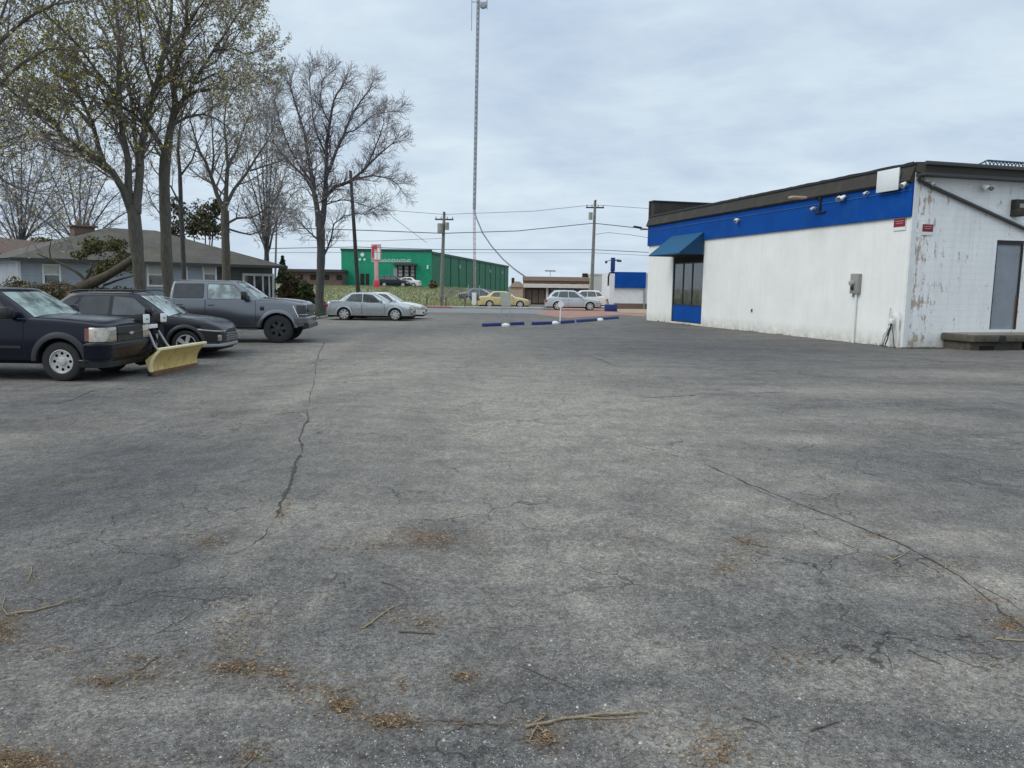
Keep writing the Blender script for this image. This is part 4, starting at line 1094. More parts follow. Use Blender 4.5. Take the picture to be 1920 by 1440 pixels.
def SMALLSUV(paint):
    d = SEDAN(paint); d.update(W=0.92, rw=0.35, Ra=0.42, sill=0.30,
    prof=[(-3.62, 0.75), (-3.55, 1.0), (-3.3, 1.08), (-1.0, 1.03), (-0.35, 1.02), (0.3, 0.92), (0.70, 0.82), (0.88, 0.68), (0.92, 0.60)],
    cab=dict(zb=1.0, zr=1.58, x=(-0.28, -1.15, -2.95, -3.50), w=(0.87, 0.64), rc=0.12, bow=0.12, cv=0.05, cvr=0.05),
    wins=[[(-0.75, 1.06), (-1.28, 1.50), (-1.76, 1.54), (-1.76, 1.06)], [(-1.84, 1.06), (-1.84, 1.54), (-2.48, 1.52), (-2.62, 1.08)], [(-2.72, 1.10), (-2.58, 1.50), (-2.9, 1.44), (-3.18, 1.18)]],
    doors=[(-1.80, -0.58, 0.38, 1.0), (-2.26, -1.82, 0.38, 1.0)], mirror=(-0.75, 1.06)); return d

def place_car(fn, name, label, cat, px, py, rz=0.0, group=None, near_front=True):
    """px,py: where the near-side front wheel touches the ground (car heading +X)"""
    g = G(px, py); sp = fn
    off = Matrix.Rotation(rz, 3, 'Z') @ Vector((0, -(sp['W']-sp['tw']/2), 0))
    loc = Vector((g.x-off.x, g.y-off.y, g.z))
    return make_vehicle(name, label, cat, loc, rz, sp, group)
GV = 'vehicles parked along the left side of the lot'
truck1 = place_car(SP_NAVY, 'pickup_truck', 'dark navy pickup truck with steel wheels and a yellow plow blade before its nose', 'pickup truck', 122, 714, R(-1.5), GV)
suv1 = place_car(SP_SUV, 'parked_suv', 'charcoal suv parked between the navy pickup and the grey pickup', 'suv', 352, 672, R(3), GV)
truck2 = place_car(SP_GREY, 'pickup_truck', 'tall grey pickup truck with black wheels parked under the trees', 'pickup truck', 523, 643, R(5.5), GV)
# ---- snow plow carried in front of the navy pickup
def plow():
    a = G(287, 706); b = G(370, 684)
    d = (b-a); d.z = 0; L = d.length; ang = math.atan2(d.y, d.x)-math.pi/2
    t = thing('snow_plow', 'yellow snow plow blade with two white lamps on a black frame before the navy pickup', 'snow plow', a, ang)
    # local: +Y along the blade, +X forward. blade profile
    H = 0.47; n = 12; pr = []
    for i in range(n+1):
        u = i/n; z = 0.10+H*u; x = -0.05*math.sin(math.pi*u*0.95)+0.22*u**1.5
        pr.append((x, z))
    m = MB(); y0, y1 = 0.0, L
    m.grid([[Vector((x, y0, z)), Vector((x, y1, z))] for x, z in pr]); m.grid([[Vector((x-.02, y1, z)), Vector((x-.02, y0, z))] for x, z in pr])
    for y in (y0, y1): m.grid([[Vector((x, y, z)), Vector((x-.02, y, z))] for x, z in pr])
    bl = m.build('blade', M['plow'], t, smooth=30)
    x, z = pr[-1]; m = MB(); m.bbox(x-.06, x+.025, -.05, L+.05, z-.004, z+.05, .01); m.build('top_rail', M['plow_edge'], bl, smooth=40)
    m = MB(); m.bbox(-.035, .02, 0, L, .0, .11, .006); m.build('cutting_edge', M['rust'], bl, smooth=40)
    m = MB()
    for k in range(6):
        y = 0.05+(L-.1)*k/5
        m.prism([(p[0]-.02, p[1]) for p in pr]+[(pr[-1][0]-.10, pr[-1][1]), (-.18, .34), (-.12, .10)], lambda a_, b_: Vector((a_, y-.012, b_)), lambda a_, b_: Vector((a_, y+.012, b_)))
    m.build('rib', M['plow'], bl, recalc=True)
    m = MB(); m.prism([(p[0]+.012, p[1]) for p in pr]+[(p[0]-.05, p[1]) for p in reversed(pr)], lambda a_, b_: Vector((a_, -.05, b_)), lambda a_, b_: Vector((a_, -.001, b_)))
    m.build('end_plate', M['plow_edge'], bl, recalc=True)
    m = MB(); m.bbox(-.0, .03, L*.42, L*.50, .32, .36, .004, Matrix.Translation((-.035, 0, 0))); m.build('blade_mark', M['stick_dark'], bl)
    m = MB()
    for y in (.06, L-.06): m.tube([(-.12, y, .12), (-.12, y, .02), (-.06, y, .0)], .028, 8)
    m.build('skid_shoe', M['black'], t, smooth=50)
    # A-frame and lift tower
    c = L*.46; m = MB()
    m.tube([(-.12, c-.55, .22), (-.85, c-.12, .34)], .045, 8); m.tube([(-.12, c+.55, .22), (-.85, c+.12, .34)], .045, 8)
    m.tube([(-.18, c-.35, .3), (-.6, c-.28, .34)], .05, 10); m.tube([(-.18, c+.35, .3), (-.6, c+.28, .34)], .05, 10)
    m.bbox(-1.0, -.80, c-.42, c+.42, .26, .40, .02)
    m.build('push_frame', M['black'], t, smooth=50)
    m = MB()
    for s in (-1, 1):
        m.tube([(-.66, c+s*.36, .2), (-.54, c+s*.34, .75), (-.54, c+s*.34, 1.12)], .05, 8)
    m.bbox(-.60, -.48, c-.46, c+.46, .98, 1.10, .02); m.bbox(-.60, -.50, c-.40, c+.40, .70, .80, .015); m.bbox(-.62, -.50, c-.45, c+.45, .18, .62, .03); m.bbox(-.60, -.48, c-.50, c-.26, .6, 1.0, .03); m.bbox(-.60, -.48, c+.26, c+.50, .6, 1.0, .03); m.bbox(-.66, -.60, c-.3, c+.3, .6, .98, .02)
    m.tube([(-.52, c, .40), (-.46, c, .95)], .07, 10); m.tube([(-.45, c-.05, .92), (-.30, c-.05, .60), (-.2, c, .45)], .02, 6)
    m.bbox(-.64, -.40, c-.22, c+.18, .55, .72, .03)
    m.tube([(-.7, c-.2, .75), (-.5, c-.25, .6), (-.35, c-.2, .5), (-.2, c-.3, .4)], .014, 6); m.tube([(-.7, c+.2, .8), (-.5, c+.2, .55), (-.25, c+.3, .4)], .014, 6)
    m.build('lift_tower', M['under'], t, smooth=50)
    m = MB()
    for s in (-1, 1): m.tube([(-.46, c+s*.2, .92), (-.30, c+s*.26, .60), (-.14, c+s*.30, .42)], .03, 8)
    m.tube([(-.42, c, .50), (-.38, c, .86)], .03, 8); m.build('hydraulic_ram', M['metal_grey'], t, smooth=50)
    m = MB(); m.bbox(-.475, -.44, c-.20, c+.16, .985, 1.075, .01); m.build('tower_plate', M['white_plastic'], t, smooth=40)
    for s in (-1, 1):
        m = MB(); yy = c+s*.36; m.bbox(-.60, -.42, yy-.14, yy+.14, 1.10, 1.32, .03)
        h = m.build('lamp_housing', M['black'], t, smooth=40)
        m = MB(); m.bbox(-.422, -.39, yy-.125, yy+.125, 1.11, 1.31, .02); m.build('headlight', M['white_plastic'], h, smooth=40)
        m = MB(); m.bbox(-.389, -.382, yy-.05, yy+.05, 1.19, 1.22, .003); m.build('lamp_slot', M['box_grey'], h)
    return t
plow()
GS = 'cars parked on the far side of the lot'
car3 = place_car(SEDAN('p_silver'), 'parked_sedan', 'silver sedan parked by the bare tree at the far end of the lot', 'car', 741, 601.5, 0, GS)
car4 = place_car(SEDAN('p_white'), 'parked_sedan', 'white sedan showing only its nose beyond the silver sedan', 'car', 765, 598.5, 0, GS)
GR = 'vehicles along the far road'
car5 = place_car(SMALLSUV('p_lsilver'), 'parked_suv', 'pale silver suv parked before the low brown shop', 'suv', 1106, 582.5, 0, GR)
car6 = place_car(SEDAN('p_yellow'), 'parked_sedan', 'yellow sedan at the far roadside left of the low brown shop', 'car', 975, 578, 0, GR)
car7 = place_car(SMALLSUV('p_white'), 'parked_suv', 'white suv half hidden behind the pale silver suv', 'suv', 1062, 576.5, R(180), GR)
car8 = place_car(SEDAN('p_grey'), 'parked_sedan', 'grey sedan at the foot of the grassy bank right of the green warehouse', 'car', 925, 568.5, 0, GR)
car9 = make_vehicle('parked_suv', 'dark grey suv parked in front of the green warehouse windows', 'suv', at(757, 536, 112), 0, dict(SMALLSUV('p_dark')), GR)
car9.location.z = gz(car9.location.x, car9.location.y)
def extra_far(px, paint, label, rz=0.0):
    o = make_vehicle('parked_sedan', label, 'car', at(px, 536, 113), rz, dict(SEDAN(paint)), GR); o.location.z = gz(o.location.x, o.location.y)
extra_far(742, 'p_white', 'white car left of the tall windows of the green warehouse', R(180))

# ------------------------------------------------------------------ white and blue shop building on the right
C0 = G(1692, 652.5); C0.z = 0
Cf = G(1212, 600.5)
WA = math.atan2(Cf.y-C0.y, Cf.x-C0.x)          # heading of the long wall
RZ = WA-math.pi/2
LW = math.hypot(Cf.x-C0.x, Cf.y-C0.y)
pl = plane_px((C0.x, C0.y), WA)                 # long wall -> (y local, z)
pe = plane_px((C0.x, C0.y), RZ)                 # end wall -> (x local, z)
HB, HP = 6.03, 6.85
bl = thing('shop_building', 'white painted block building with a blue band and brown fascia on the right', 'building', (C0.x, C0.y, 0), RZ)
def bmatr():
    return Matrix.Translation((C0.x, C0.y, 0)) @ Matrix.Rotation(RZ, 4, 'Z')
BM = bmatr()
EX = 22.0
def facade(name, mat, s0, s1, z0, z1, holes, axis, off, th, par):
    """wall with rectangular holes, one mesh. axis 'y': long wall in plane x=off; 'x': end wall in plane y=off"""
    ss = sorted({s0, s1, *[h[0] for h in holes], *[h[1] for h in holes]}); zz = sorted({z0, z1, *[h[2] for h in holes], *[h[3] for h in holes]})
    m = MB()
    P = (lambda s, z, d: Vector((off+d, s, z))) if axis == 'y' else (lambda s, z, d: Vector((s, off+d, z)))
    inh = lambda s, z: any(h[0] < s < h[1] and h[2] < z < h[3] for h in holes)
    for i in range(len(ss)-1):
        for j in range(len(zz)-1):
            if inh((ss[i]+ss[i+1])/2, (zz[j]+zz[j+1])/2): continue
            for d in (0, th): m.poly([P(ss[i], zz[j], d), P(ss[i+1], zz[j], d), P(ss[i+1], zz[j+1], d), P(ss[i], zz[j+1], d)])
    for (a, b, c, d_) in holes:
        for (p, q) in (((a, c), (a, d_)), ((a, d_), (b, d_)), ((b, d_), (b, c)), ((b, c), (a, c))):
            m.poly([P(*p, 0), P(*q, 0), P(*q, th), P(*p, th)])
    for (p, q) in (((s0, z0), (s0, z1)), ((s0, z1), (s1, z1)), ((s1, z1), (s1, z0))): m.poly([P(*p, 0), P(*q, 0), P(*q, th), P(*p, th)])
    return m.build(name, mat, par, recalc=True)
wy0, wz0 = pl(1314.5, 597); wy1, wz1 = pl(1263, 476); wz1 = 3.62
wlo, whi = min(wy0, wy1), max(wy0, wy1)
WZ0 = 0.10
longw = facade('side_wall', M['white_long'], 0.0, LW, -0.05, 5.40, [(wlo, whi, WZ0, wz1)], 'y', 0.0, 0.2, bl)
# end wall with door hole
dx0, dz1 = pe(1870, 450); _, dz0 = pe(1900, 618)
dx1 = dx0+1.18
endw = facade('end_wall', M['white_end'], 0.2, EX, -0.05, 5.75, [(dx0, dx1, dz0, dz1)], 'x', 0.0, 0.2, bl)
m = MB(); m.box(0.205, EX, 0.205, LW-.2, 5.2, 5.3); m.box(EX-.2, EX, .201, LW, -.05, 5.2); m.box(0.201, EX-.2, LW-.2, LW, -.05, 5.199); m.build('rear_wall', M['white_long'], bl)
# corner trim strip
m = MB(); m.box(-.02, .0, .0, .07, 0, 4.33); m.box(-.02, .12, -.02, -.0, 0, 5.74); m.build('corner_trim', M['white_trim'], bl)
# blue band (stands 8 cm proud of the wall)
zbb = 4.34
m = MB(); m.box(-.09, -.003, .0, LW+.02, zbb, 5.44); m.box(-.002, .6, LW+.002, LW+.09, zbb, 5.44); m.build('blue_band', M['blue'], bl)
m = MB(); m.box(-.112, -.092, 0.0, LW+.02, 5.185, 5.205); m.build('conduit', M['conduit_blue'], bl)
# sloped brown fascia
def mans(y0, y1):
    pr = [(-.16, 5.44), (-.22, 5.50), (-.02, 6.03), (.35, 6.06), (.35, 5.44)]
    m = MB(); m.prism(pr, lambda a, b: Vector((a, y0, b)), lambda a, b: Vector((a, y1, b))); return m
mans(0.0, LW+.05).build('roof_fascia', M['brown_fascia'], bl, recalc=True)
m = MB(); m.prism([(-.055, 5.995), (-.055, 6.075), (.37, 6.10), (.37, 6.061), (-.02, 6.035)], lambda a, b: Vector((a, -.03, b)), lambda a, b: Vector((a, LW+.07, b))); m.build('roof_edge', M['black_trim'], bl, recalc=True)
m = MB()
fe = []; y = 0.05
while y < LW: fe.append((y, 6.078+random.choice((0, 0, .012, .02, .006)))); y += random.uniform(.15, .5)
m.prism([(y, z) for y, z in fe]+[(LW, 5.99), (.05, 5.99)], lambda a, b: Vector((-.08, a, b)), lambda a, b: Vector((-.058, a, b)))
m.build('roofing_felt', M['black_trim'], bl, recalc=True)
# end wall eaves
m = MB(); m.prism([(-.42, 5.70), (-.42, 5.99), (.0, 6.05), (.34, 6.06), (.34, 5.76), (-.001, 5.755)], lambda a, b: Vector((.36, a, b)), lambda a, b: Vector((EX, a, b))); m.build('eaves_board', M['brown_fascia'], bl, recalc=True)
m = MB(); m.prism([(-.42, 5.70), (-.42, 5.99), (.0, 6.05), (-.001, 5.755)], lambda a, b: Vector((-.02, a, b)), lambda a, b: Vector((.359, a, b))); m.build('eaves_return', M['brown_fascia'], bl, recalc=True)
m = MB(); m.bbox(-.06, EX, -.50, -.421, 5.93, 6.05, .012); m.build('gutter', M['gutter'], bl, smooth=40)
m = MB(); m.box(-.02, EX, -.44, -.02, 5.62, 5.698); m.build('soffit', M['gutter'], bl)
# front parapet, higher, seen above the roof at the far end
m = MB(); m.box(0.0, EX, LW-.45, LW+.10, 5.45, HP); m.build('front_parapet', M['brown_fascia'], bl)
m = MB(); m.box(-.05, EX, LW-.50, LW+.15, HP, HP+.07); m.box(-.04, -.002, LW+.0, LW+.15, 4.34, HP-.001); m.build('parapet_cap', M['black_trim'], bl)
m = MB(); m.box(-.001, EX, .3, LW-.5, 6.0, 6.03); m.build('flat_roof', M['gutter'], bl)
# window
m = MB(); fr = .07; xo = .06
for (a, b, c, d) in ((wlo, wlo+fr, WZ0, wz1), (whi-fr*1.4, whi, WZ0, wz1), (wlo+fr, whi-fr*1.4, WZ0, WZ0+.06), (wlo+fr, whi-fr*1.4, wz1-.06, wz1), (wlo+fr, whi-fr*1.4, 1.0, 1.05), (wlo+fr, whi-fr*1.4, 3.20, 3.26)):
    m.box(xo-.03, xo+.05, a, b, c, d)
ww = whi-wlo
for u in (.36, .66): m.box(xo-.025, xo+.045, wlo+ww*u-.04, wlo+ww*u+.04, 1.051, 3.199)
wn = m.build('window', M['black_trim'], bl)
m = MB(); m.box(xo+.005, xo+.02, wlo+fr, whi-fr*1.4, 1.05, 3.20); m.build('pane', M['win'], wn)
m = MB(); m.box(xo+.002, xo+.03, wlo+fr, whi-fr*1.4, 3.26, wz1-.06); m.build('transom', M['dark_in'], wn)
m = MB(); m.box(xo-.015, xo+.03, wlo+fr, whi-fr*1.4, WZ0+.06, 1.0); m.build('lower_panel', M['blue'], wn)
# awning: sloped canvas, closed sides
aw0 = wlo-.06; aw1 = whi+.12; aout = 1.42; az0, az1 = 3.66, 4.72
m = MB(); m.grid([[Vector((-.10, aw0, az1)), Vector((-.10, aw1, az1))], [Vector((-aout, aw0, az0)), Vector((-aout, aw1, az0))], [Vector((-aout, aw0, az0-.05)), Vector((-aout, aw1, az0-.05))]])
m.grid([[Vector((-.11, aw1, az1-.02)), Vector((-.11, aw0, az1-.02))], [Vector((-aout+.02, aw1, az0-.0)), Vector((-aout+.02, aw0, az0-.0))], [Vector((-aout+.02, aw1, az0-.045)), Vector((-aout+.02, aw0, az0-.045))]])
aw = m.build('awning', M['teal'], bl)
for y in (aw0+.004, aw1-.004):
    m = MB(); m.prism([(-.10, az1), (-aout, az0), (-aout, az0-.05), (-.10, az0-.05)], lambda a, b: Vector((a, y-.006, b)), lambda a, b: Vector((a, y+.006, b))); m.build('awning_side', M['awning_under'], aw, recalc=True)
m = MB(); m.box(-aout+.03, -.02, aw0+.02, aw1-.02, az0-.056, az0-.052); m.build('awning_soffit', M['dark_in'], aw)
# door
m = MB(); m.box(dx0+.07, dx1-.07, .07, .12, dz0, dz1-.14)
dr = m.build('door', M['door_grey'], bl)
m = MB(); m.box(dx0+.001, dx0+.07, .03, .16, dz0, dz1-.001); m.box(dx1-.07, dx1-.001, .03, .16, dz0, dz1-.001); m.box(dx0+.07, dx1-.07, .03, .16, dz1-.14, dz1-.001); m.build('door_frame', M['black_trim'], dr)
m = MB(); m.box(dx1-.115, dx1-.075, .045, .069, dz0, dz0+1.2); m.build('rust_strip', M['rust'], dr)
m = MB(); m.tube([(dx0+.16, .02, 1.55), (dx0+.16, -.03, 1.55), (dx0+.16, -.03, 1.70), (dx0+.16, .02, 1.70)], .012, 6); m.build('door_handle', M['metal_grey'], dr)
# sloping drain pipe across the end wall
p0 = pe(1722, 341); p1 = pe(1920, 431); k_ = (p1[1]-p0[1])/(p1[0]-p0[0])
m = MB(); m.tube([(p0[0]-.1, -.30, 5.74), (p0[0]-.1, -.10, p0[1]+.05), (p0[0]+.2, -.085, p0[1]+k_*.2), (p1[0], -.085, p1[1]), (p1[0]+3, -.085, p1[1]+3*k_)], .055, 8); m.build('drain_pipe', M['gutter'], bl, smooth=50)
m = MB(); m.box(p0[0]+.1, p0[0]+4, -.05, -.003, 0, .09, Matrix.Translation((0,0,p0[1]+k_*.05+.06)) @ Matrix.Rotation(math.atan(-k_)*-1, 4, 'Y').inverted() @ Matrix.Translation((0,0,0))) if False else None
# white rafter-line above the pipe
if True:
    m = MB(); a0 = (p0[0]+.25, p0[1]+k_*.25+.10); a1 = (p1[0]+3, p1[1]+3*k_+.10)
    m.prism([a0, a1, (a1[0], a1[1]+.10), (a0[0], a0[1]+.10)], lambda a, b: Vector((a, -.045, b)), lambda a, b: Vector((a, -.002, b))); m.build('rafter_trim', M['white_trim'], bl, recalc=True)

def on_long(px, py, off=0.0):
    s, z = pl(px, py); return BM @ Vector((-off, s, z)), s, z
def on_end(px, py, off=0.0):
    s, z = pe(px, py); return BM @ Vector((s, -off, z)), s, z
# loading dock step
ux, _ = pe(1762, 640)
t = thing('loading_dock', 'dark stained concrete dock step below the grey steel door', 'loading dock', BM @ Vector((ux, -.02, 0)), RZ)
m = MB(); m.bbox(0.05, 6.5, -1.25, 0, .50, .52+.0, .008); m.build('dock_top', M['dock_top'], t, smooth=40)
m = MB(); m.bbox(0, 6.5, -1.35, 0.0, .28, .50, .03); m.bbox(.0, 6.5, -1.38, -1.352, .30, .49, .008); m.build('slab', M['dark_concrete'], t, smooth=40)
m = MB(); m.bbox(.12, 2.25, -1.12, -.02, -.05, .28, .02); m.bbox(2.9, 6.4, -1.12, -.02, -.05, .28, .02); m.build('footing', M['dark_concrete'], t, smooth=40)
m = MB(); m.box(.5, 1.1, -1.13, -1.119, .0, .14); m.build('vent_hole', M['dark_in'], t)
m = MB()
for x in (1.0, 2.9, 4.6): m.bbox(x, x+.22, -1.44, -1.381, .24, .50, .02)
m.build('dock_bumper', M['black'], t, smooth=40)
# rubble at the foot of the wall
m = MB()
for _ in range(60):
    x = random.uniform(-.1, 1.2); y = random.uniform(-.5, -.02); r = random.uniform(.01, .045)
    c = BM @ Vector((x, y, 0)); m.bbox(c.x-r*1.5, c.x+r*1.5, c.y-r, c.y+r, gz(c.x, c.y)-.01, gz(c.x, c.y)+r, r*.3)
m.build('rubble', M['dark_concrete'], kind='stuff')
m = MB()
for _ in range(420):
    s_ = random.uniform(0, LW); d = random.random()**2*.35; c = BM @ Vector((-.02-d, s_, 0)); frag(m, c, 3.5)
m.build('wall_foot_leaves', M['stick_dark'], kind='stuff')
# signs
def red_sign(px, py, f, ax, label, w_, h_):
    p, s_, z_ = f(px, py, 0.02)
    rz = RZ if ax == 'x' else RZ-math.pi/2
    t = thing('warning_sign', label, 'sign', p, rz, 'red warning signs at the building corner')
    m = MB(); m.bbox(-w_/2, w_/2, -.012, .008, -h_/2, h_/2, .003); m.build('plate', M['white_trim'], t)
    m = MB(); m.box(-w_/2+.01, w_/2-.01, -.016, -.0121, -h_/2+h_*.30, h_/2-.01); fc = m.build('red_field', M['dark_red'], t)
    m = MB()
    for k, (a, b) in enumerate(((-.38, .38), (-.30, .30))): m.box(w_*a, w_*b, -.018, -.0161, h_*(.26-.18*k), h_*(.26-.18*k)+.018)
    m.build('lettering_lines', M['pink'], fc)
red_sign(1688, 421, on_long, 'y', 'red and white warning plate under the blue band, left of the corner', .55, .40)
red_sign(1738, 430.5, on_end, 'x', 'red and white warning plate on the end wall, right of the corner', .44, .36)
# pale sheet on the fascia
p, s0, z0 = on_long(1676, 345, .30)
t = thing('blank_sign', 'blank pale sheet fixed over the brown fascia near the corner', 'sign', BM @ Vector((-.14, pl(1676, 345)[0], 5.60)), RZ-math.pi/2)
w_ = abs(pl(1657, 345)[0]-pl(1698, 345)[0])
Mx = Matrix.Rotation(R(0), 4, 'X')
m = MB(); m.bbox(-w_/2, w_/2, -.13, -.09, -.36, .36, .006, Mx); m.build('panel', M['panel_white'], t, smooth=30)
m = MB()
for x in (-w_/2+.1, w_/2-.1): m.box(x-.02, x+.02, -.09, .03, -.30, .25)
m.build('bracket', M['metal_grey'], t)
# flood lights on the blue band
def flood(px, py, label, f=on_long, heads=1, s=1.0, arm=False):
    p, s_, z_ = f(px, py, .09); rz = RZ-math.pi/2 if f is on_long else RZ
    t = thing('flood_light', label, 'lamp', p, rz, 'flood lights along the wall')
    m = MB(); m.lathe([(.001, 0), (.06, 0), (.06, -.04), (.001, -.04)], 14); m.build('mount', M['box_grey'], t, smooth=40)
    for k in range(heads):
        sx = 0 if heads == 1 else (-.12+.24*k)
        Mx = Matrix.Translation((sx, -.14, .0)) @ Matrix.Rotation(R(35 if k == 0 else -35)*(heads > 1), 4, 'Z') @ Matrix.Rotation(R(35), 4, 'X')
        m = MB(); m.lathe([(.02*s, .10), (.05*s, .08), (.085*s, -.06), (.09*s, -.10), (.075*s, -.10)], 18, M=Mx); hd = m.build('lamp_head', M['white_plastic'], t, smooth=40, recalc=True)
        m = MB(); m.lathe([(.08*s, -.09), (.04*s, -.105), (.001, -.11)], 18, M=Mx); m.build('lens', M['lamp_glass'], hd, smooth=40, recalc=True)
        m = MB(); m.tube([(0, -.03, 0), (sx*.6, -.06, .0), (sx, -.10, .0)], .012, 6); m.build('arm', M['box_grey'], t)
    return t
flood(1390, 413, 'small grey flood lamp farthest along the blue band beyond the black bracket lamp', s=1.2)
flood(1587, 371, 'white twin flood lamp on the blue band near the blank sheet', heads=2, s=1.0)
flood(1706, 346, 'small white lamp at the very top corner of the long wall', s=1.0)
flood(1633, 362, 'small pale lamp on the band just left of the blank sheet', s=.5)
flood(1533, 391, 'white bulb lamp just left of the black bracket arm', s=.6)
flood(1842, 352, 'white twin lamp under the eaves of the end wall', f=on_end, heads=2, s=1.1)
flood(1738, 345, 'tiny white sensor lamp under the eaves beside the corner', f=on_end, s=.6)
# black bracket lamp with a flat arm
p, s_, z_ = on_long(1543, 378, .1)
t = thing('bracket_lamp', 'black bracket arm with a flat beige lamp reaching out from the blue band', 'lamp', p, RZ-math.pi/2)
m = MB(); m.bbox(-.05, .05, -.06, .0, -.42, .18, .01); m.bbox(-.22, .35, -.05, -.0, -.45, -.38, .01); m.build('bracket', M['black_trim'], t, smooth=40)
m = MB(); m.tube([(0, -.03, .05), (0, -.8, .1)], .025, 8); m.build('arm', M['black_trim'], t)
m = MB(); m.bbox(-.17, .17, -1.35, -.70, .06, .15, .035); h = m.build('lamp_head', M['tan'], t, smooth=40)
# street-side lamp poking out at the far corner
p = BM @ Vector((-.05, LW+.05, 5.3))
t = thing('corner_lamp', 'dark lamp sticking out from the far top corner of the white building', 'lamp', p, RZ-math.pi/2)
m = MB(); m.tube([(0, 0, 0), (-.02, -.5, -.02)], .03, 8); m.build('arm', M['black_trim'], t)
m = MB(); m.bbox(-.1, .1, -.95, -.45, -.05, .06, .03, Matrix.Rotation(R(-8), 4, 'X')); m.build('lamp_head', M['black_trim'], t, smooth=40)
# wall box top right
p, s_, z_ = on_end(1905, 392, .0)
t = thing('wall_vent', 'square dark framed vent box high on the end wall at the right edge', 'vent', p, RZ)
m = MB(); m.bbox(-.24, .35, -.22, -.004, .0, .30, .01); m.bbox(-.24, .10, -.30, -.004, -.26, -.005, .01); m.build('hood', M['brown_fascia'], t, smooth=40)
m = MB(); m.bbox(-.10, .34, -.235, -.221, .02, .16, .004); m.build('shutter', M['box_grey'], t)
# meter box with conduit
p, s_, z_ = on_long(1608, 532, .0)
t = thing('meter_box', 'grey electric meter box on the long white wall with a pipe to the ground', 'meter box', BM @ Vector((-.003, s_, 0)), RZ-math.pi/2)
z0 = z_
m = MB(); m.bbox(-.21, .21, -.16, 0, z0-.36, z0+.36, .02); bx = m.build('enclosure', M['box_grey'], t, smooth=40)
m = MB(); m.lathe([(.10, -.16), (.10, -.24), (.085, -.28), (.001, -.29)], 20, M=Matrix.Translation((-.05, 0, z0+.02))); m.build('meter', M['metal_grey'], bx, smooth=40, recalc=True)
m = MB(); m.lathe([(.06, -.161), (.06, -.21), (.001, -.215)], 12, M=Matrix.Translation((-.04, 0, z0-.17))); m.build('meter_socket', M['black'], bx, recalc=True)
m = MB(); m.tube([(.06, -.07, z0-.34), (.06, -.07, .0)], .038, 10); m.build('conduit', M['white_trim'], t, smooth=60)
m = MB(); m.tube([(-.13, -.06, z0-.35), (-.13, -.06, z0-.48)], .02, 8); m.build('stub', M['black'], t)
# standpipe with hoses near the corner
p, s_, z_ = on_long(1672, 650, .25); p.z = 0
t = thing('standpipe', 'white pipes and loose cables standing against the wall at the corner', 'pipe', p, RZ-math.pi/2)
m = MB(); m.tube([(.05, .1, 0), (.05, .12, 1.05), (.10, .12, 1.1), (.14, .12, 1.02)], .03, 8); m.tube([(-.08, .12, .62), (-.08, .12, 1.3)], .02, 8); m.bbox(-.02, .14, .04, .16, .75, .95, .02)
m.tube([(.35, .15, 0), (.36, .16, 1.2)], .018, 6); m.build('pipe', M['white_trim'], t, smooth=50)
m = MB(); m.tube([(-.42, .19, 0), (-.38, .2, .35), (-.22, .22, .55), (-.20, .23, 1.0), (-.18, .22, 1.28), (-.12, .2, 1.32)], .012, 6); m.build('cable', M['metal_grey'], t, smooth=50)
m = MB(); m.tube([(-.05, -.1, 0), (.02, .0, .42), (.10, .08, .78)], .014, 6); m.tube([(.55, -.12, 0), (.3, .0, .45), (.12, .08, .80), (.10, .1, .9)], .014, 6); m.tube([(.25, -.25, 0), (.16, -.05, .4), (.13, .06, .8)], .013, 6)
m.tube([(.10, .05, .8), (.17, .0, .62), (.13, -.05, .45), (.19, -.1, .3), (.16, -.16, .1)], .022, 6); m.build('hose', M['black'], t, smooth=50)
m = MB(); m.tube([(.30, .2, .6), (.32, .2, .95)], .02, 6); m.build('short_pipe', M['rust'], t)
# outlet on the wall
p, s_, z_ = on_long(1410, 582, 0)
t = thing('wall_outlet', 'small grey outlet cover low on the long white wall', 'outlet', p, RZ-math.pi/2)
m = MB(); m.bbox(-.06, .06, -.03, 0, -.08, .08, .01); m.build('cover', M['box_grey'], t, smooth=40)
m = MB(); m.bbox(-.03, .03, -.045, -.0305, -.04, .04, .006); m.build('plug', M['black'], t)
# scaffold-like mesh on the roof at the right edge
p, s_, z_ = on_end(1906, 318, -2.0)
t = thing('roof_rack', 'dark blue green lattice frame on the roof at the right edge', 'rack', BM @ Vector((pe(1886, 318)[0]+.1, 1.0, 6.05)), RZ)
m = MB()
for y in (0.0,):
    for k in range(16):
        x = k*.16; m.tube([(x, y, 0), (x+.32, y, .42)], .018, 5); m.tube([(x+.32, y, 0), (x, y, .42)], .018, 5)
m.build('lattice', M['solar'], t)
m = MB(); m.bbox(-.9, 3.5, -.05, .05, -.04, .03, .01); m.bbox(.1, 3.5, -.03, .03, .40, .46, .01); m.tube([(-.9, 0, 0), (.1, 0, .42)], .03, 6); m.build('frame', M['solar'], t)

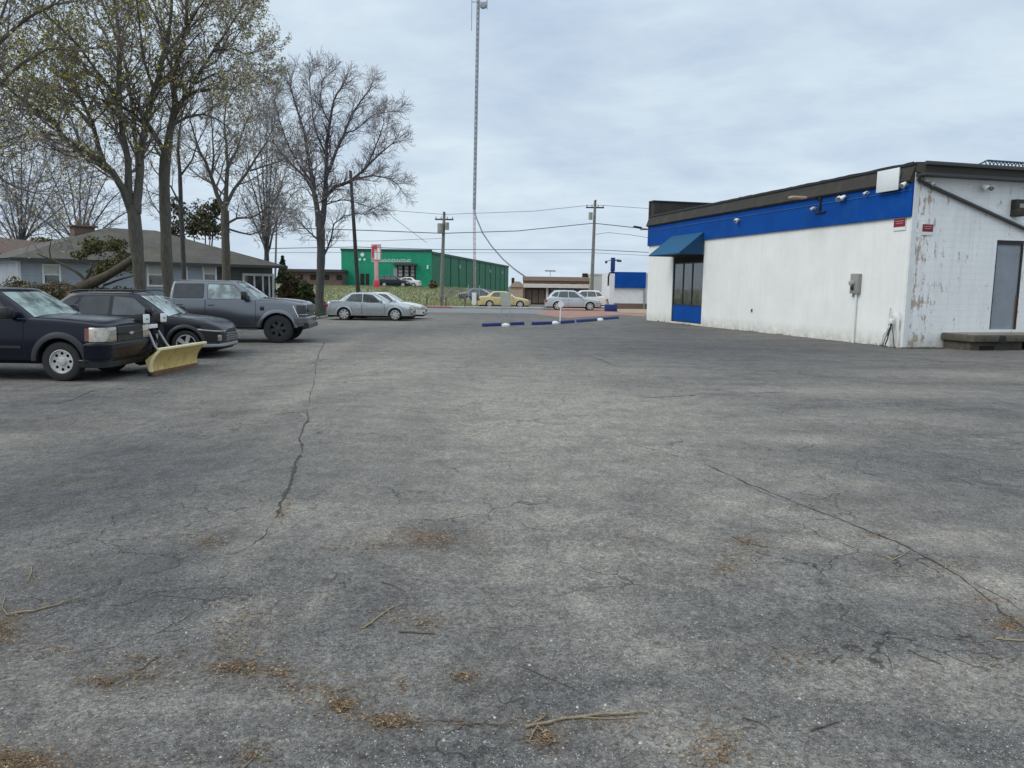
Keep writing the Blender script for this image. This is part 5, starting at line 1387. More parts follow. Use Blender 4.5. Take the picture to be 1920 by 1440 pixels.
# ------------------------------------------------------------------ green warehouse on the bank
YG = 122.0
gl = at(640, 500, YG); gr = at(809, 500, YG); gtop = at(720, 467.5, YG).z
YE = 200.0; ge = at(953.5, 500, YE)
t = thing('green_warehouse', 'long green metal warehouse with tall windows on top of the grassy bank', 'building', (gl.x, YG, 0))
W_ = gr.x-gl.x; dv = Vector((ge.x-gr.x, YE-YG, 0))
m = MB(); m.box(0, W_, 0, .3, -1, gtop); fr_ = m.build('front_wall', M['green_front'], t)
m = MB(); n_ = Vector((dv.y, -dv.x, 0)).normalized()
a = Vector((W_, .3, 0)); b = Vector((W_, 0, 0))+dv
q = [a, b, b-n_*.3, a-n_*.3-Vector((0,-.0,0))]
m.add([Vector((p.x, p.y, -1)) for p in q]+[Vector((p.x, p.y, gtop-.25)) for p in q], [(0,1,5,4),(1,2,6,5),(2,3,7,6),(3,0,4,7),(4,5,6,7)])
m.build('side_wall', M['green_side'], t, recalc=True)
m = MB(); m.box(-.1, W_+.1, -.12, -.002, gtop-.28, gtop+.05)
q = [a+n_*.15, b+n_*.15, b-n_*.4, a-n_*.4]; m.add([Vector((p.x, p.y, gtop-.6)) for p in q]+[Vector((p.x, p.y, gtop-.2)) for p in q], [(0,1,5,4),(1,2,6,5),(2,3,7,6),(3,0,4,7),(4,5,6,7)])
m.build('roof_trim', M['green_dark'], t, recalc=True)
m = MB(); m.add([Vector((0,.3,gtop-.3)), Vector((W_,.3,gtop-.3)), Vector((b.x,b.y,gtop-.3)), Vector((b.x-W_,b.y,gtop-.3))], [(0,1,2,3)]); m.box(-.0, .3, .3, 60, -1, gtop-.31); m.build('roof', M['green_dark'], t)
m = MB()
for k in range(1, 12):
    c = a.lerp(b, k/12)+n_*.05; m.box(c.x-.05, c.x+.05, c.y-.05, c.y+.05, -1, gtop-.61)
m.build('downpipe', M['green_dark'], t)
fp = lambda px, py: (at(px, py, YG).x-gl.x, at(px, py, YG).z)
for k, (x0, x1) in enumerate(((746.5, 755.5), (758, 767), (769.5, 778))):
    (xa, za), (xb, zb) = fp(x0, 533), fp(x1, 498)
    m = MB(); m.box(xa-.12, xb+.12, -.10, -.003, za, zb+.1); f = m.build('window', M['dark_in'], t)
    m = MB()
    for j in range(5):
        h = (zb-za)/5; m.box(xa+.1, xb-.1, -.125, -.101, za+j*h+.08, za+(j+1)*h-.06)
    m.build('pane', M['metal_grey'], f)
for (x0, x1, y0) in ((676, 683, 513), (686, 692, 513), (738, 745, 503)):
    (xa, za), (xb, zb) = fp(x0, 534), fp(x1, y0)
    m = MB(); m.box(xa, xb, -.08, -.003, za, zb); m.build('door', M['dark_in' if x0 < 700 else 'metal_grey'], t)
(xa, za), (xb, zb) = fp(740, 498), fp(782, 494)
m = MB(); m.bbox(xa, xb, -1.2, -.003, za, zb, .03); m.build('canopy', M['gutter'], t)
m = MB()      # pale leaf-like emblem and a row of raised letter shapes (too far away to read)
for (px, py, r) in ((679.5, 477.5, 3.6), (675, 486.5, 2.2), (683.5, 486.5, 2.2)):
    x, z = fp(px, py); rr2 = r/12.0
    m.prism([(x+rr2*math.cos(i*math.pi/8), z+rr2*math.sin(i*math.pi/8)) for i in range(16)], lambda a_, b_: Vector((a_, -.06, b_)), lambda a_, b_: Vector((a_, -.003, b_)))
m.build('emblem', M['white_plastic'], t, recalc=True)
m = MB(); px = 697.0
while px < 769:
    w1 = random.uniform(1.4, 2.6); (xa, za), (xb, zb) = fp(px, 491.2), fp(px+w1, 486.2+random.choice((0, 0, 1.2)))
    m.box(xa, xa+.06, -.06, -.003, za, zb); m.box(xa+.061, xb, -.06, -.003, za, za+.09); m.box(xa+.061, xb, -.06, -.003, zb-.10, zb); px += w1+.9
m.build('lettering', M['white_plastic'], t)
m = MB()
for (px, py) in ((802, 501), (667, 504), (641, 521)):
    x, z = fp(px, py); m.bbox(x-.12, x+.12, -.2, -.003, z-.3, z+.3, .03)
m.build('wall_lamp', M['white_plastic'], t)
m = MB(); spn = plane_px((gl.x+a.x, YG+a.y), math.atan2(dv.y, dv.x))
for (px, py) in ((861, 500), (890, 503), (918, 508), (941, 512)):
    s_, z = spn(px, py); c = a+dv.normalized()*s_+n_*.1; m.bbox(c.x-.15, c.x+.15, c.y-.3, c.y+.3, z-.35, z+.35, .04)
m.build('side_lamp', M['lt_wall'], t)
# hedge and small clutter before the warehouse
# ------------------------------------------------------------------ sign pylon on the bank
b0 = at(706, 541, 96); b0.z = gz(b0.x, b0.y)
t = thing('sign_pylon', 'tall red and white roadside sign on a pink post before the green warehouse', 'sign', b0)
zt = at(706, 458, 96).z-b0.z; zs2 = at(706, 489, 96).z-b0.z
m = MB(); m.bbox(-.22, .22, -.16, .16, 0, zs2, .02); m.build('post', M['pink'], t, smooth=40)
m = MB(); m.bbox(-.58, .58, -.2, .2, zs2, zt, .03); m.build('sign_face', M['pink'], t, smooth=40)
m = MB(); m.box(-.50, -.22, -.215, -.201, zs2+.4, zt-.2); m.box(-.20, .12, -.215, -.201, zt-.6, zt-.1); m.build('red_mark', M['red'], t)
m = MB(); m.box(-.2, .1, -.216, -.2011, zs2+.15, zs2+1.1); m.box(.18, .5, -.216, -.2011, zs2+.15, zt-.35); m.build('white_mark', M['white_plastic'], t)
m = MB(); m.bbox(-.32, .32, -.28, .28, 0, 1.0, .03); m.build('pillar_base', M['red'], t, smooth=40)
m = MB(); m.bbox(-1.3, 1.0, -.5, .5, -.3, .14, .05); m.build('plinth', M['red_curb'], t, smooth=40)
# hedge row of small bushes on the bank crest is grown further down

# ------------------------------------------------------------------ low shops and blue kiosk across the road
def box_px(x0, x1, ytop, Y, depth, name, mat, par, org, zb=-.2):
    a_, b_ = at(x0, ytop, Y), at(x1, ytop, Y); m = MB(); m.box(a_.x-org.x, b_.x-org.x, 0, depth, zb, (a_.z+b_.z)/2); return m.build(name, mat, par)
YS = 84.0; o_ = Vector((at(982, 560, YS).x, YS, 0))
t = thing('shop', 'low brown shop with a pink fascia and cream band across the road', 'building', o_)
sx = lambda px, py: (at(px, py, YS).x-o_.x, at(px, py, YS).z)
x1, z1 = sx(1106, 520)
m = MB(); m.box(0, x1, .15, 9, -.2, z1-.05); m.build('wall', M['brown'], t)
m = MB(); m.bbox(-.15, x1+.1, -.6, .12, sx(1040, 527)[1], z1, .03); m.build('fascia', M['shop_fascia'], t)
m = MB(); m.box(-.05, x1, -.5, .1, sx(1040, 532)[1], sx(1040, 527)[1]-.002); m.build('sign_board', M['brown'], t)
m = MB(); m.bbox(-.05, x1-.1, -.62, -.1, sx(1040, 540)[1], sx(1040, 532.5)[1], .03); m.build('cream_band', M['cream'], t)
for (xa, xb, mt) in ((985, 1022, 'dark_in'), (1030, 1064, 'dark_in'), (1068, 1102, 'dark_in')):
    a_, b_ = sx(xa, 568), sx(xb, 541); m = MB(); m.box(a_[0], b_[0], .10, .149, .1, b_[1]); f = m.build('window', M['black_trim'], t)
    m = MB(); n = 3
    for j in range(n):
        w1 = (b_[0]-a_[0])/n; m.box(a_[0]+j*w1+.06, a_[0]+(j+1)*w1-.06, .08, .099, .5 if xa != 985 else .15, b_[1]-.1)
    m.build('pane', M['brown' if xa == 985 else 'win'], f)
for px in (983, 1026, 1104):
    a_ = sx(px, 540); m = MB(); m.bbox(a_[0]-.12, a_[0]+.12, -.2, .145, -.1, a_[1], .02); m.build('pillar', M['cream' if px > 1000 else 'brown'], t)
m = MB(); a_ = sx(1099, 519); m.bbox(a_[0]-.3, a_[0]+.3, 1, 1.6, z1-.1, z1+.45, .05); m.build('roof_vent', M['black_trim'], t)
m = MB(); a_ = sx(1035, 507); m.box(a_[0]-.6, a_[0]+.6, 3.9, 4.1, a_[1]-.05, a_[1]+.1); m.tube([(a_[0], 4, z1-.1), (a_[0], 4, a_[1])], .03, 6); m.build('roof_antenna', M['metal_grey'], t)
m = MB()
for px in (1030, 1050, 1072):
    a_ = sx(px, 529.5); m.box(a_[0]-.3, a_[0]+.3, -.62, -.601, a_[1]-.06, a_[1]+.06)
m.build('sign_letters', M['rust'], t)
# light annex right of it
t = thing('annex_building', 'light grey rendered block between the brown shop and the blue shop', 'building', Vector((at(1107, 560, 82).x, 82, 0)))
x1 = at(1141, 560, 82).x-t.location.x; z1 = at(1120, 515, 82).z
m = MB(); m.box(0, x1, 0, 7, -.2, z1); m.build('wall', M['lt_wall'], t)
m = MB(); m.box(-.05, x1+.05, -.06, 7.05, z1, z1+.12); m.build('coping', M['cream'], t)
m = MB(); m.box(x1-1.0, x1-.2, -.04, -.003, 0, 1.2); m.build('door', M['tan'], t)
# blue/white shop
YB = 70.0; o_ = Vector((at(1142, 560, YB).x, YB, 0))
t = thing('small_blue_shop', 'small white shop with a deep blue top band beyond the white building', 'building', o_)
x1 = at(1222, 560, YB).x-o_.x; z1 = at(1180, 510, YB).z; zm = at(1180, 540, YB).z
m = MB(); m.box(0.2, x1, .1, 8, -.2, z1-.05); m.build('wall', M['white_wall'], t)
m = MB(); m.bbox(.1, x1-.6, -.10, .098, zm, z1, .02); m.build('blue_band', M['blue'], t)
m = MB(); m.box(.2, x1, .02, .099, -.1, at(1180, 569, YB).z); m.build('base_course', M['brown'], t)
m = MB(); m.box(x1-.75, x1-.62, -.05, .099, 0, z1); m.build('downpipe', M['box_grey'], t)
# blue pylon with white post
o_ = G(1146, 584); Yp = o_.y
t = thing('blue_pylon', 'white post with a dark blue top sign and lamp arms on a blue box', 'sign', o_)
f = lambda px, py: at(px, py, Yp).z-o_.z
k = Yp/1440
m = MB(); m.bbox(-4.5*k, 4.5*k, -.1, .1, f(1146, 571), f(1146, 513), .02); m.build('post', M['white_wall'], t)
m = MB(); m.bbox(-12*k, 10*k, -.4, .4, -.05, f(1146, 571), .03); m.build('base_box', M['blueg'], t, smooth=40)
m = MB(); m.bbox(-3.4*k, 4.4*k, -.12, .12, f(1146, 509), f(1146, 483), .04); m.build('top_sign', M['blueg'], t, smooth=40)
m = MB(); m.tube([(-7*k, 0, f(1146, 536)), (-7*k, 0, f(1146, 518)), (-5*k, 0, f(1146, 512)), (0, 0, f(1146, 510)), (6*k, 0, f(1146, 513))], .07, 8); m.build('bracket', M['black_trim'], t, smooth=50)
m = MB(); m.tube([(0, 0, f(1146, 489)), (10*k, 0, f(1146, 487)), (15*k, 0, f(1146, 489))], .05, 8); m.bbox(8*k, 16*k, -.15, .15, f(1146, 491), f(1146, 487), .03); m.bbox(-14*k, -10*k, -.1, .1, f(1146, 494), f(1146, 489), .03); m.tube([(-12*k, 0, f(1146, 490)), (0, 0, f(1146, 487))], .025, 6); m.build('lamp_arm', M['gutter'], t, smooth=50)
# gravel bed and planting right of the pylon
sheet('gravel_bed', [XY(G(1153, 580)), XY(G(1213, 579)), XY(G(1213, 588)), XY(G(1160, 587))], M['mulch'], 0.03, 5)
# far peach house left of brown shop
t = thing('far_house', 'small peach house far off behind the yellow sedan', 'building', Vector((at(957, 560, 100).x, 100, 0)))
x1 = at(982, 560, 100).x-t.location.x; z1 = at(965, 538, 100).z
m = MB(); m.box(0, x1, 0, 6, -.2, z1); m.build('wall', M['peach'], t)
m = MB(); m.prism([(-.2, z1-.02), (x1+.2, z1-.02), (x1*.7, z1+.7), (x1*.3, z1+.7)], lambda a_, b_: Vector((a_, -.2, b_)), lambda a_, b_: Vector((a_, 6.2, b_))); m.build('roof', M['tan'], t, recalc=True)
m = MB(); m.bbox(.1, .5, 2, 2.4, z1+.2, z1+1.2, .04); m.build('chimney', M['black_trim'], t)
# long low roof building far left (dark brown) behind the bank
t = thing('long_low_building', 'long dark low building seen between the house and the green warehouse', 'building', Vector((at(545, 530, 118).x, 118, 0)))
x1 = at(640, 530, 118).x-t.location.x; z1 = at(600, 505, 118).z
m = MB(); m.box(0, x1, 0, 12, 0, z1-.4); m.build('wall', M['brown'], t)
m = MB(); m.box(-.3, x1+.2, -.6, 12, z1-.4, z1); m.build('roof', M['gutter'], t)
for j in range(4):
    m = MB(); m.box(1.0+j*2.0, 1.9+j*2.0, -.03, -.003, z1-1.6, z1-.8); m.build('window', M['dark_in'], t)

# ------------------------------------------------------------------ kerb stops, posts
def stop(x0, x1, y0, y1, label):
    a, b = G(x0, y0), G(x1, y1); d = b-a; L = d.length
    t = MB()
    pr = [(-.085, 0), (-.085, .09), (-.05, .15), (.05, .15), (.085, .09), (.085, 0)]
    t.prism(pr, lambda u, z: Vector((0, u, z)), lambda u, z: Vector((L, u, z)))
    o = t.build('wheel_stop', M['blueg'], recalc=True); o.location = a; o.rotation_euler.z = math.atan2(d.y, d.x)
    tag(o, label, 'parking stop', 'blue wheel stops in a slanted row')
stop(906, 940, 612.5, 611, 'blue wheel stop at the left end of the row')
stop(957, 981, 610, 609, 'short blue wheel stop just right of the two-post sign')
stop(999, 1033, 609.5, 608, 'blue wheel stop left of the middle white pad')
stop(1049, 1075, 607, 605, 'blue wheel stop right of the middle white pad')
stop(1083, 1117, 604.5, 601.5, 'blue wheel stop left of the last white pad')
stop(1133, 1158, 599.5, 597.5, 'blue wheel stop at the right end of the row nearest the white building')
def pad(px, py, label):
    g = G(px, py); m = MB(); m.lathe([(.19, 0), (.19, .08), (.15, .12), (.001, .16)], 18, 'Z'); o = m.build('post_base', M['white_trim'], smooth=40, recalc=True); o.location = g
    tag(o, label, 'concrete base', 'white round bases between the wheel stops'); return g
g = pad(948, 612, 'round white base under the two-post sign'); pad(1041, 607.5, 'round white base carrying the thin white pole'); pad(1125, 601.5, 'round white base nearest the white building')
k = g.y/1440; t = thing('two_post_sign', 'grey sheet sign raised on two thin posts behind the blue stops', 'sign', g+Vector((0, .3, 0)))
zt = at(948, 549, g.y).z-g.z; zb = at(948, 574, g.y).z-g.z
for s in (-8, 8):
    m = MB(); m.tube([(s*k, 0, 0), (s*k, 0, zt)], .018, 6); m.build('post', M['metal_grey'], t)
m = MB(); m.bbox(-9*k, 9*k, -.03, -.019, zb, zt, .004); m.build('panel', simple('dull_sheet', (0.42, 0.43, 0.38), .5), t)
g = G(1050, 607); k = g.y/1440; t = thing('white_pole', 'thin white pole with a small round head behind the blue stops', 'pole', g)
m = MB(); m.tube([(0, 0, 0), (.02, 0, 42*k)], .03, 8); m.build('pole', M['white_plastic'], t)
m = MB(); m.lathe([(.001, -.03), (.16, -.03), (.16, .03), (.001, .03)], 20, 'Y', Matrix.Translation((.02, 0, 36*k))); m.build('head', M['white_plastic'], t, recalc=True)
# bollards on the sidewalk by the red kerb
for i, px in enumerate((800, 827, 836, 872)):
    p = at(px, 560, 66.3); z0 = .13
    m = MB(); m.tube([(0, 0, 0), (0, 0, .75)], .07, 10); m.lathe([(.071, .75), (.05, .80), (.001, .82)], 10, 'Z'); o = m.build('bollard', M['brown'], smooth=50); o.location = (p.x, 66.3, z0)
    tag(o, ('brown bollard farthest left on the far sidewalk', 'brown bollard, left one of the close pair', 'brown bollard, right one of the close pair', 'brown bollard farthest right on the far sidewalk')[i], 'bollard', 'brown bollards on the far sidewalk')
# white service cabinet and posts at the foot of the bank
g = G(889, 573); t = thing('service_post', 'white service cabinet between two thin posts at the right foot of the bank', 'cabinet', g)
m = MB(); m.bbox(-.2, .2, -.15, .15, 0, 1.2, .03); m.build('cabinet', M['white_plastic'], t)
m = MB()
for x in (-.55, .5): m.tube([(x, 0, 0), (x, 0, 1.9)], .04, 8)
m.build('post', M['metal_grey'], t)

# ------------------------------------------------------------------ utility poles, mast, wires
def upole(px0, py0, px1, py1, Y, r0, label, mat='pole', arms=True, box=None, zbase=None):
    b = at(px0, py0, Y); b.z = gz(b.x, b.y)-.1; tp = at(px1, py1, Y)
    t = thing('utility_pole', label, 'utility pole', b, 0, 'utility poles')
    d = tp-b
    m = MB(); m.tube([Vector((0,0,0)), d*.5, d], [r0, r0*.85, r0*.65], 10); m.build('pole', M[mat], t, smooth=60)
    if arms:
        m = MB(); m.box(d.x-.9, d.x+.9, -.06, .06, d.z-.75, d.z-.62, Matrix.Rotation(0, 4, 'Z')); m.box(d.x-.05, d.x+.05, -.7, .7, d.z-.1, d.z)
        m.build('crossarm', M['pole_dark'], t)
        m = MB()
        for x in (-.8, -.3, .3, .8): m.tube([(d.x+x, 0, d.z-.62), (d.x+x, 0, d.z-.42)], .05, 6)
        m.build('insulator', M['metal_grey'], t)
    if box:
        m = MB()
        for (x, z, r, h) in box: m.lathe([(.001, 0), (r, 0), (r, h), (.001, h)], 12, 'Z', Matrix.Translation((d.x+x, -.35, d.z-z)))
        m.build('transformer', M['box_grey'], t, smooth=40, recalc=True)
    return b, tp
bA, tA = upole(827, 560, 833, 398, 76, .20, 'utility pole with a transformer before the green warehouse', box=[(-.35, 2.0, .28, .9), (.3, 1.7, .2, .7)])
bB, tB = upole(1108, 578, 1116, 376, 78, .20, 'tall utility pole beside the low brown shop', box=[(-.45, 1.9, .2, .7)])
bC, tC = upole(674, 575, 657, 320, 52.4, .15, 'dark leaning pole behind the silver sedan near the bare tree', 'pole_dark', False)
bD, tD = upole(514, 560, 519, 405, 60, .09, 'thin pale pole behind the right end of the grey house', 'pole', False)
# lattice mast
YM = 112
b = at(890, 553, YM); b.z = gz(b.x, b.y); top = at(898, -60, YM)
t = thing('radio_mast', 'very tall thin guyed radio mast rising out of the top of the picture', 'mast', b)
d = top-b; kink = at(889.5, 392, YM)-b
def lerp_m(z):
    return Vector((kink.x*z/kink.z, 0, z)) if z < kink.z else Vector((kink.x+(d.x-kink.x)*(z-kink.z)/(d.z-kink.z), 0, z))
m = MB(); m2 = MB(); rr_ = .24
rr_ = .19; cs = [(rr_*math.cos(a), rr_*math.sin(a)) for a in (R(90), R(210), R(330))]
H = d.z
for i, (cx, cy) in enumerate(cs):
    m.tube([lerp_m(z)+Vector((cx, cy, 0)) for z in (kink.z, kink.z+10, H*.8, H)], .075, 5)
    m2.tube([lerp_m(z)+Vector((cx, cy, 0)) for z in (0, kink.z*.5, kink.z)], .035, 5)
z = 0.0; k = 0
while z < H-.7:
    tgt = m2 if z < kink.z else m
    for i in range(3):
        a_, c_ = cs[i], cs[(i+1) % 3]
        tgt.tube([lerp_m(z)+Vector((*a_, 0)), lerp_m(z+.7)+Vector((*c_, 0))], .03 if z >= kink.z else .02, 4, False)
    z += .7
m.build('upper_mast', M['mast'], t); m2.build('lower_mast', M['mast_red'], t)
m = MB()
zt = at(895, 8, YM).z-b.z; p = lerp_m(zt)
m.tube([p+Vector((-.9, 0, .3)), p+Vector((1.3, 0, .3))], .05, 6)
m.tube([p+Vector((1.2, 0, -.6)), p+Vector((1.2, 0, 1.2))], .07, 6); m.tube([p+Vector((-.9, 0, -3.5)), p+Vector((-.9, 0, 1.0))], .05, 6)
m.lathe([(.001, 0), (.35, .0), (.5, .2)], 16, 'Y', Matrix.Translation(p+Vector((.7, -.4, -.2))))
m.build('antenna', M['mast'], t)
# cable coming off the mast down to the low shop roof
def wire(name, label, pts, r, cat='cable', group=None, sag=0.0, n=18):
    P = []
    for a_, b_ in zip(pts[:-1], pts[1:]):
        for i in range(n):
            u = i/n; q = a_.lerp(b_, u); q.z -= 4*sag*u*(1-u); P.append(q)
    P.append(pts[-1].copy()); c = P[0].copy()
    m = MB(); m.tube([p-c for p in P], r, 6); o = m.build(name, M['wire'], smooth=60); o.location = c
    return tag(o, label, cat, group)
cabp = [(889.5, 380, 111), (889.5, 395, 110), (893, 408, 108), (905, 437, 104), (922, 462, 100), (943, 486, 95), (965, 505, 90), (985, 519, 85)]
wire('mast_cable', 'thick dark cable curving from the mast down to the brown shop roof', [at(*p) for p in cabp], .085, n=4)
GW = 'overhead wires between the poles'
def pw(label, pts, r=.035, sag=0.0): wire('power_line', label, [at(*p) for p in pts], r*.72, 'wire', GW, sag, 14)
pw('middle wire running from the bare tree past both utility poles to the white building', [(560, 428, 70), (690, 432, 72), (830, 437.5, 76), (970, 433, 77), (1113, 418.5, 78), (1230, 431, 80)], .055)
pw('topmost thin wire joining the tips of the two utility poles', [(700, 392, 72), (832, 402, 76), (1000, 396, 77), (1114, 384, 78), (1260, 394, 82)], .028)
pw('lower pair wire, upper strand, passing just above the green warehouse', [(500, 466, 68), (668, 463, 71), (828, 468, 76), (1111, 468, 78), (1230, 474, 80)], .045)
pw('lower pair wire, lower strand, passing just above the green warehouse', [(500, 474, 68), (668, 473, 71), (828, 474, 76), (1111, 474, 78), (1230, 480, 80)], .025)
pw('short wire from the right utility pole drooping to the white building', [(1113, 440, 78), (1140, 436, 78), (1180, 440, 79), (1230, 448, 80)], .03)
pw('faint guy wire slanting down to the right from the bare tree', [(700, 375, 60), (740, 410, 66), (800, 455, 75)], .025)
pw('highest faint wire at the left, sloping into the trees', [(560, 450, 66), (700, 452, 72), (828, 447, 76)], .025)

# ------------------------------------------------------------------ grey house behind the trees
HA = at(38, 560, 39); HB2 = at(521, 560, 49); ha = math.atan2(HB2.y-HA.y, HB2.x-HA.x); HL = math.hypot(HB2.x-HA.x, HB2.y-HA.y)
ph = plane_px((HA.x, HA.y), ha)
t = thing('grey_house', 'low blue-grey sided house with a mossy hip roof behind the bare trees', 'house', (HA.x, HA.y, 0), ha)
zE = 3.0; sC = ph(404, 500)[0]; DP = 9.0
m = MB(); m.box(0, sC, 0, DP, 0, zE); m.build('wall', M['house_wall'], t)
m = MB(); m.box(sC+.002, HL, .6, DP-.4, 0, zE); m.build('recessed_wall', M['house_wall_shaded'], t)
m = MB(); ov = .45; r0, r1 = HL*.40, HL*.60; zR = 5.0
E = [Vector((-ov, -ov, zE-.05)), Vector((HL+ov, -ov, zE-.05)), Vector((HL+ov, DP+ov, zE-.05)), Vector((-ov, DP+ov, zE-.05))]
A_, B_ = Vector((r0, DP/2, zR)), Vector((r1, DP/2, zR))
m.add(E+[A_, B_], [(0,1,5,4),(1,2,5),(2,3,4,5),(3,0,4),(3,2,1,0)]); rf_ = m.build('roof', M['roof'], t)
m = MB(); cx = ph(158, 440)[0]+1.2; m.bbox(cx-.55, cx+.55, DP/2-.5, DP/2+.3, 3.9, 4.95, .02); m.bbox(cx-.7, cx+.7, DP/2-.6, DP/2+.4, 4.92, 5.02, .02); m.bbox(cx-.3, cx-.05, DP/2-.2, DP/2+.05, 5.02, 5.3, .03); m.bbox(cx+.15, cx+.38, DP/2-.2, DP/2+.05, 5.02, 5.2, .03); m.build('chimney', M['brown'], rf_)
m = MB(); m.box(-ov-.02, HL+ov, -ov-.08, -ov-.005, zE-.20, zE-.03); m.build('gutter', M['gutter'], t)
m = MB(); m.box(-.06, .10, -.03, -.002, 0, zE-.1); m.box(sC-.08, sC+.06, -.03, -.002, 0, zE-.1); s_ = ph(348, 510)[0]; m.box(s_-.1, s_+.1, -.05, -.002, 0, zE-.2); m.build('corner_board', M['white_trim'], t)
for (x0, x1, y0, y1) in ((84, 109, 499, 531), (279, 316, 497, 534), (383, 402, 500, 527)):
    (sa, za), (sb, zb) = ph(x0, y1), ph(x1, y0)
    m = MB(); w1 = .10
    for (a, b, c, d_) in ((sa-w1, sa, za-w1, zb+w1), (sb, sb+w1, za-w1, zb+w1), (sa, sb, zb, zb+w1), (sa, sb, za-w1, za)): m.box(a, b, -.06, -.002, c, d_)
    m.box(sa, sb, -.045, -.002, (za+zb)/2-.03, (za+zb)/2+.03)
    f = m.build('window', M['white_trim'], t); m = MB(); m.box(sa, sb, -.02, -.003, za, zb); m.build('pane', M['win'], f)
    m = MB(); m.box(sa+.02, sb-.02, -.024, -.021, (za+zb)/2+.03, zb-.01); m.build('blind', M['lt_wall'], f)
(sa, za), (sb, zb) = ph(466, 556), ph(520, 518)
m = MB(); m.box(sa-.12, sa, .45, .598, 0, zb); m.box(sb-.12, sb, .45, .598, 0, zb); m.box(sa-.12, sb, .44, .598, zb, zb+.15)
for u in (.33, .62, .84): m.box(sa+(sb-sa)*u-.05, sa+(sb-sa)*u+.05, .46, .598, 0, zb-.001)
f = m.build('porch_door', M['white_trim'], t); m = MB(); m.box(sa+.001, sb-.121, .5, .597, .1, zb-.01); m.build('pane', M['win'], f)
# neighbour at the far left
t = thing('peach_house', 'peach brick house end at the left edge beside the grey house', 'house', Vector((at(-60, 560, 44).x, 44, 0)))
x1 = at(36, 560, 44).x-t.location.x; z1 = at(0, 452, 44).z
m = MB(); m.box(0, x1, 0, 8, 0, z1-1.2); m.build('wall', M['peach'], t)
m = MB(); m.prism([(-.3, z1-1.25), (x1+.2, z1-1.25), (x1*.25, z1+.3)], lambda a_, b_: Vector((a_, -.3, b_)), lambda a_, b_: Vector((a_, 8.3, b_))); m.build('roof', M['brown'], t, recalc=True)
(xa, za), (xb, zb) = ((at(9, 515, 44).x-t.location.x), at(9, 515, 44).z), ((at(28, 500, 44).x-t.location.x), at(28, 500, 44).z)
m = MB(); m.box(xa-.1, xb+.1, -.05, -.003, za-.1, zb+.1); f = m.build('window', M['white_trim'], t); m = MB(); m.box(xa, xb, -.07, -.051, za, zb); m.build('pane', M['win'], f)

# ------------------------------------------------------------------ trees
def rnd_unit():
    while True:
        v = Vector((random.uniform(-1,1), random.uniform(-1,1), random.uniform(-1,1)))
        if 0.05 < v.length < 1: return v.normalized()
def resample(P, rad, step):
    out = []; rr2 = []
    n = len(P)
    def cr(p0, p1, p2, p3, u): return 0.5*((2*p1)+(p2-p0)*u+(2*p0-5*p1+4*p2-p3)*u*u+(3*p1-p0-3*p2+p3)*u**3)
    for i in range(n-1):
        p0 = P[max(i-1, 0)]; p1 = P[i]; p2 = P[i+1]; p3 = P[min(i+2, n-1)]
        k = max(1, int((p2-p1).length/step))
        for j in range(k):
            u = j/k; out.append(cr(p0, p1, p2, p3, u)); rr2.append(rad[i]*(1-u)+rad[i+1]*u)
    out.append(P[-1]); rr2.append(rad[-1]); return out, rr2
def grow(big, fine, leaves, p, d, L, r, lvl, up, env, prm):
    """lvl 1: secondary, 2: tertiary, 3: twig"""
    seg = (0, 6, 4, 2)[lvl]; pts = [p.copy()]; rad = [r]; st = L/seg; q = p.copy(); d = d.copy()
    for i in range(seg):
        d = (d+rnd_unit()*prm['jit'][lvl]+Vector((0,0,up[lvl]))).normalized(); q = q+d*st; pts.append(q.copy()); rad.append(max(prm['rmin'], r*(1-(i+1)/seg*.75)))
    (big if lvl == 1 else fine).tube(pts, rad, (0, 5, 3, 3)[lvl], False)
    if lvl == 3:
        if leaves is not None and random.random() < prm['leaf'](pts[-1]):
            for _ in range(prm.get('nl', 2)):
                c = pts[-1 if random.random() < .7 else 1]+rnd_unit()*.06; s_ = prm['ls']*random.uniform(.6, 1.3); a = rnd_unit()*s_; b = a.cross(rnd_unit()).normalized()*s_*.6
                leaves.add([c-a, c-b, c+a, c+b], [(0,1,2,3)])
        return
    nch = max(2, int(L/prm['sp'][lvl]))
    for k in range(nch):
        f = (k+.5+random.uniform(-.3,.3))/nch; f = .18+.82*f
        x = min(f, .999)*seg; i = int(x); c = pts[i].lerp(pts[i+1], x-i); dd = (pts[i+1]-pts[i]).normalized()
        side = rnd_unit(); side = (side-dd*side.dot(dd)); side = side.normalized() if side.length > .01 else Vector((0,0,1))
        ang = random.uniform(R(28), R(58)); nd = (dd*math.cos(ang)+side*math.sin(ang)).normalized()
        LL = prm['len'][lvl+1]*random.uniform(.55, 1.15)*(1-.45*f)
        if env and env(c+nd*LL) > 1.0: LL *= .5
        grow(big, fine, leaves, c, nd, LL, max(prm['rmin'], rad[i]*.6), lvl+1, up, env, prm)
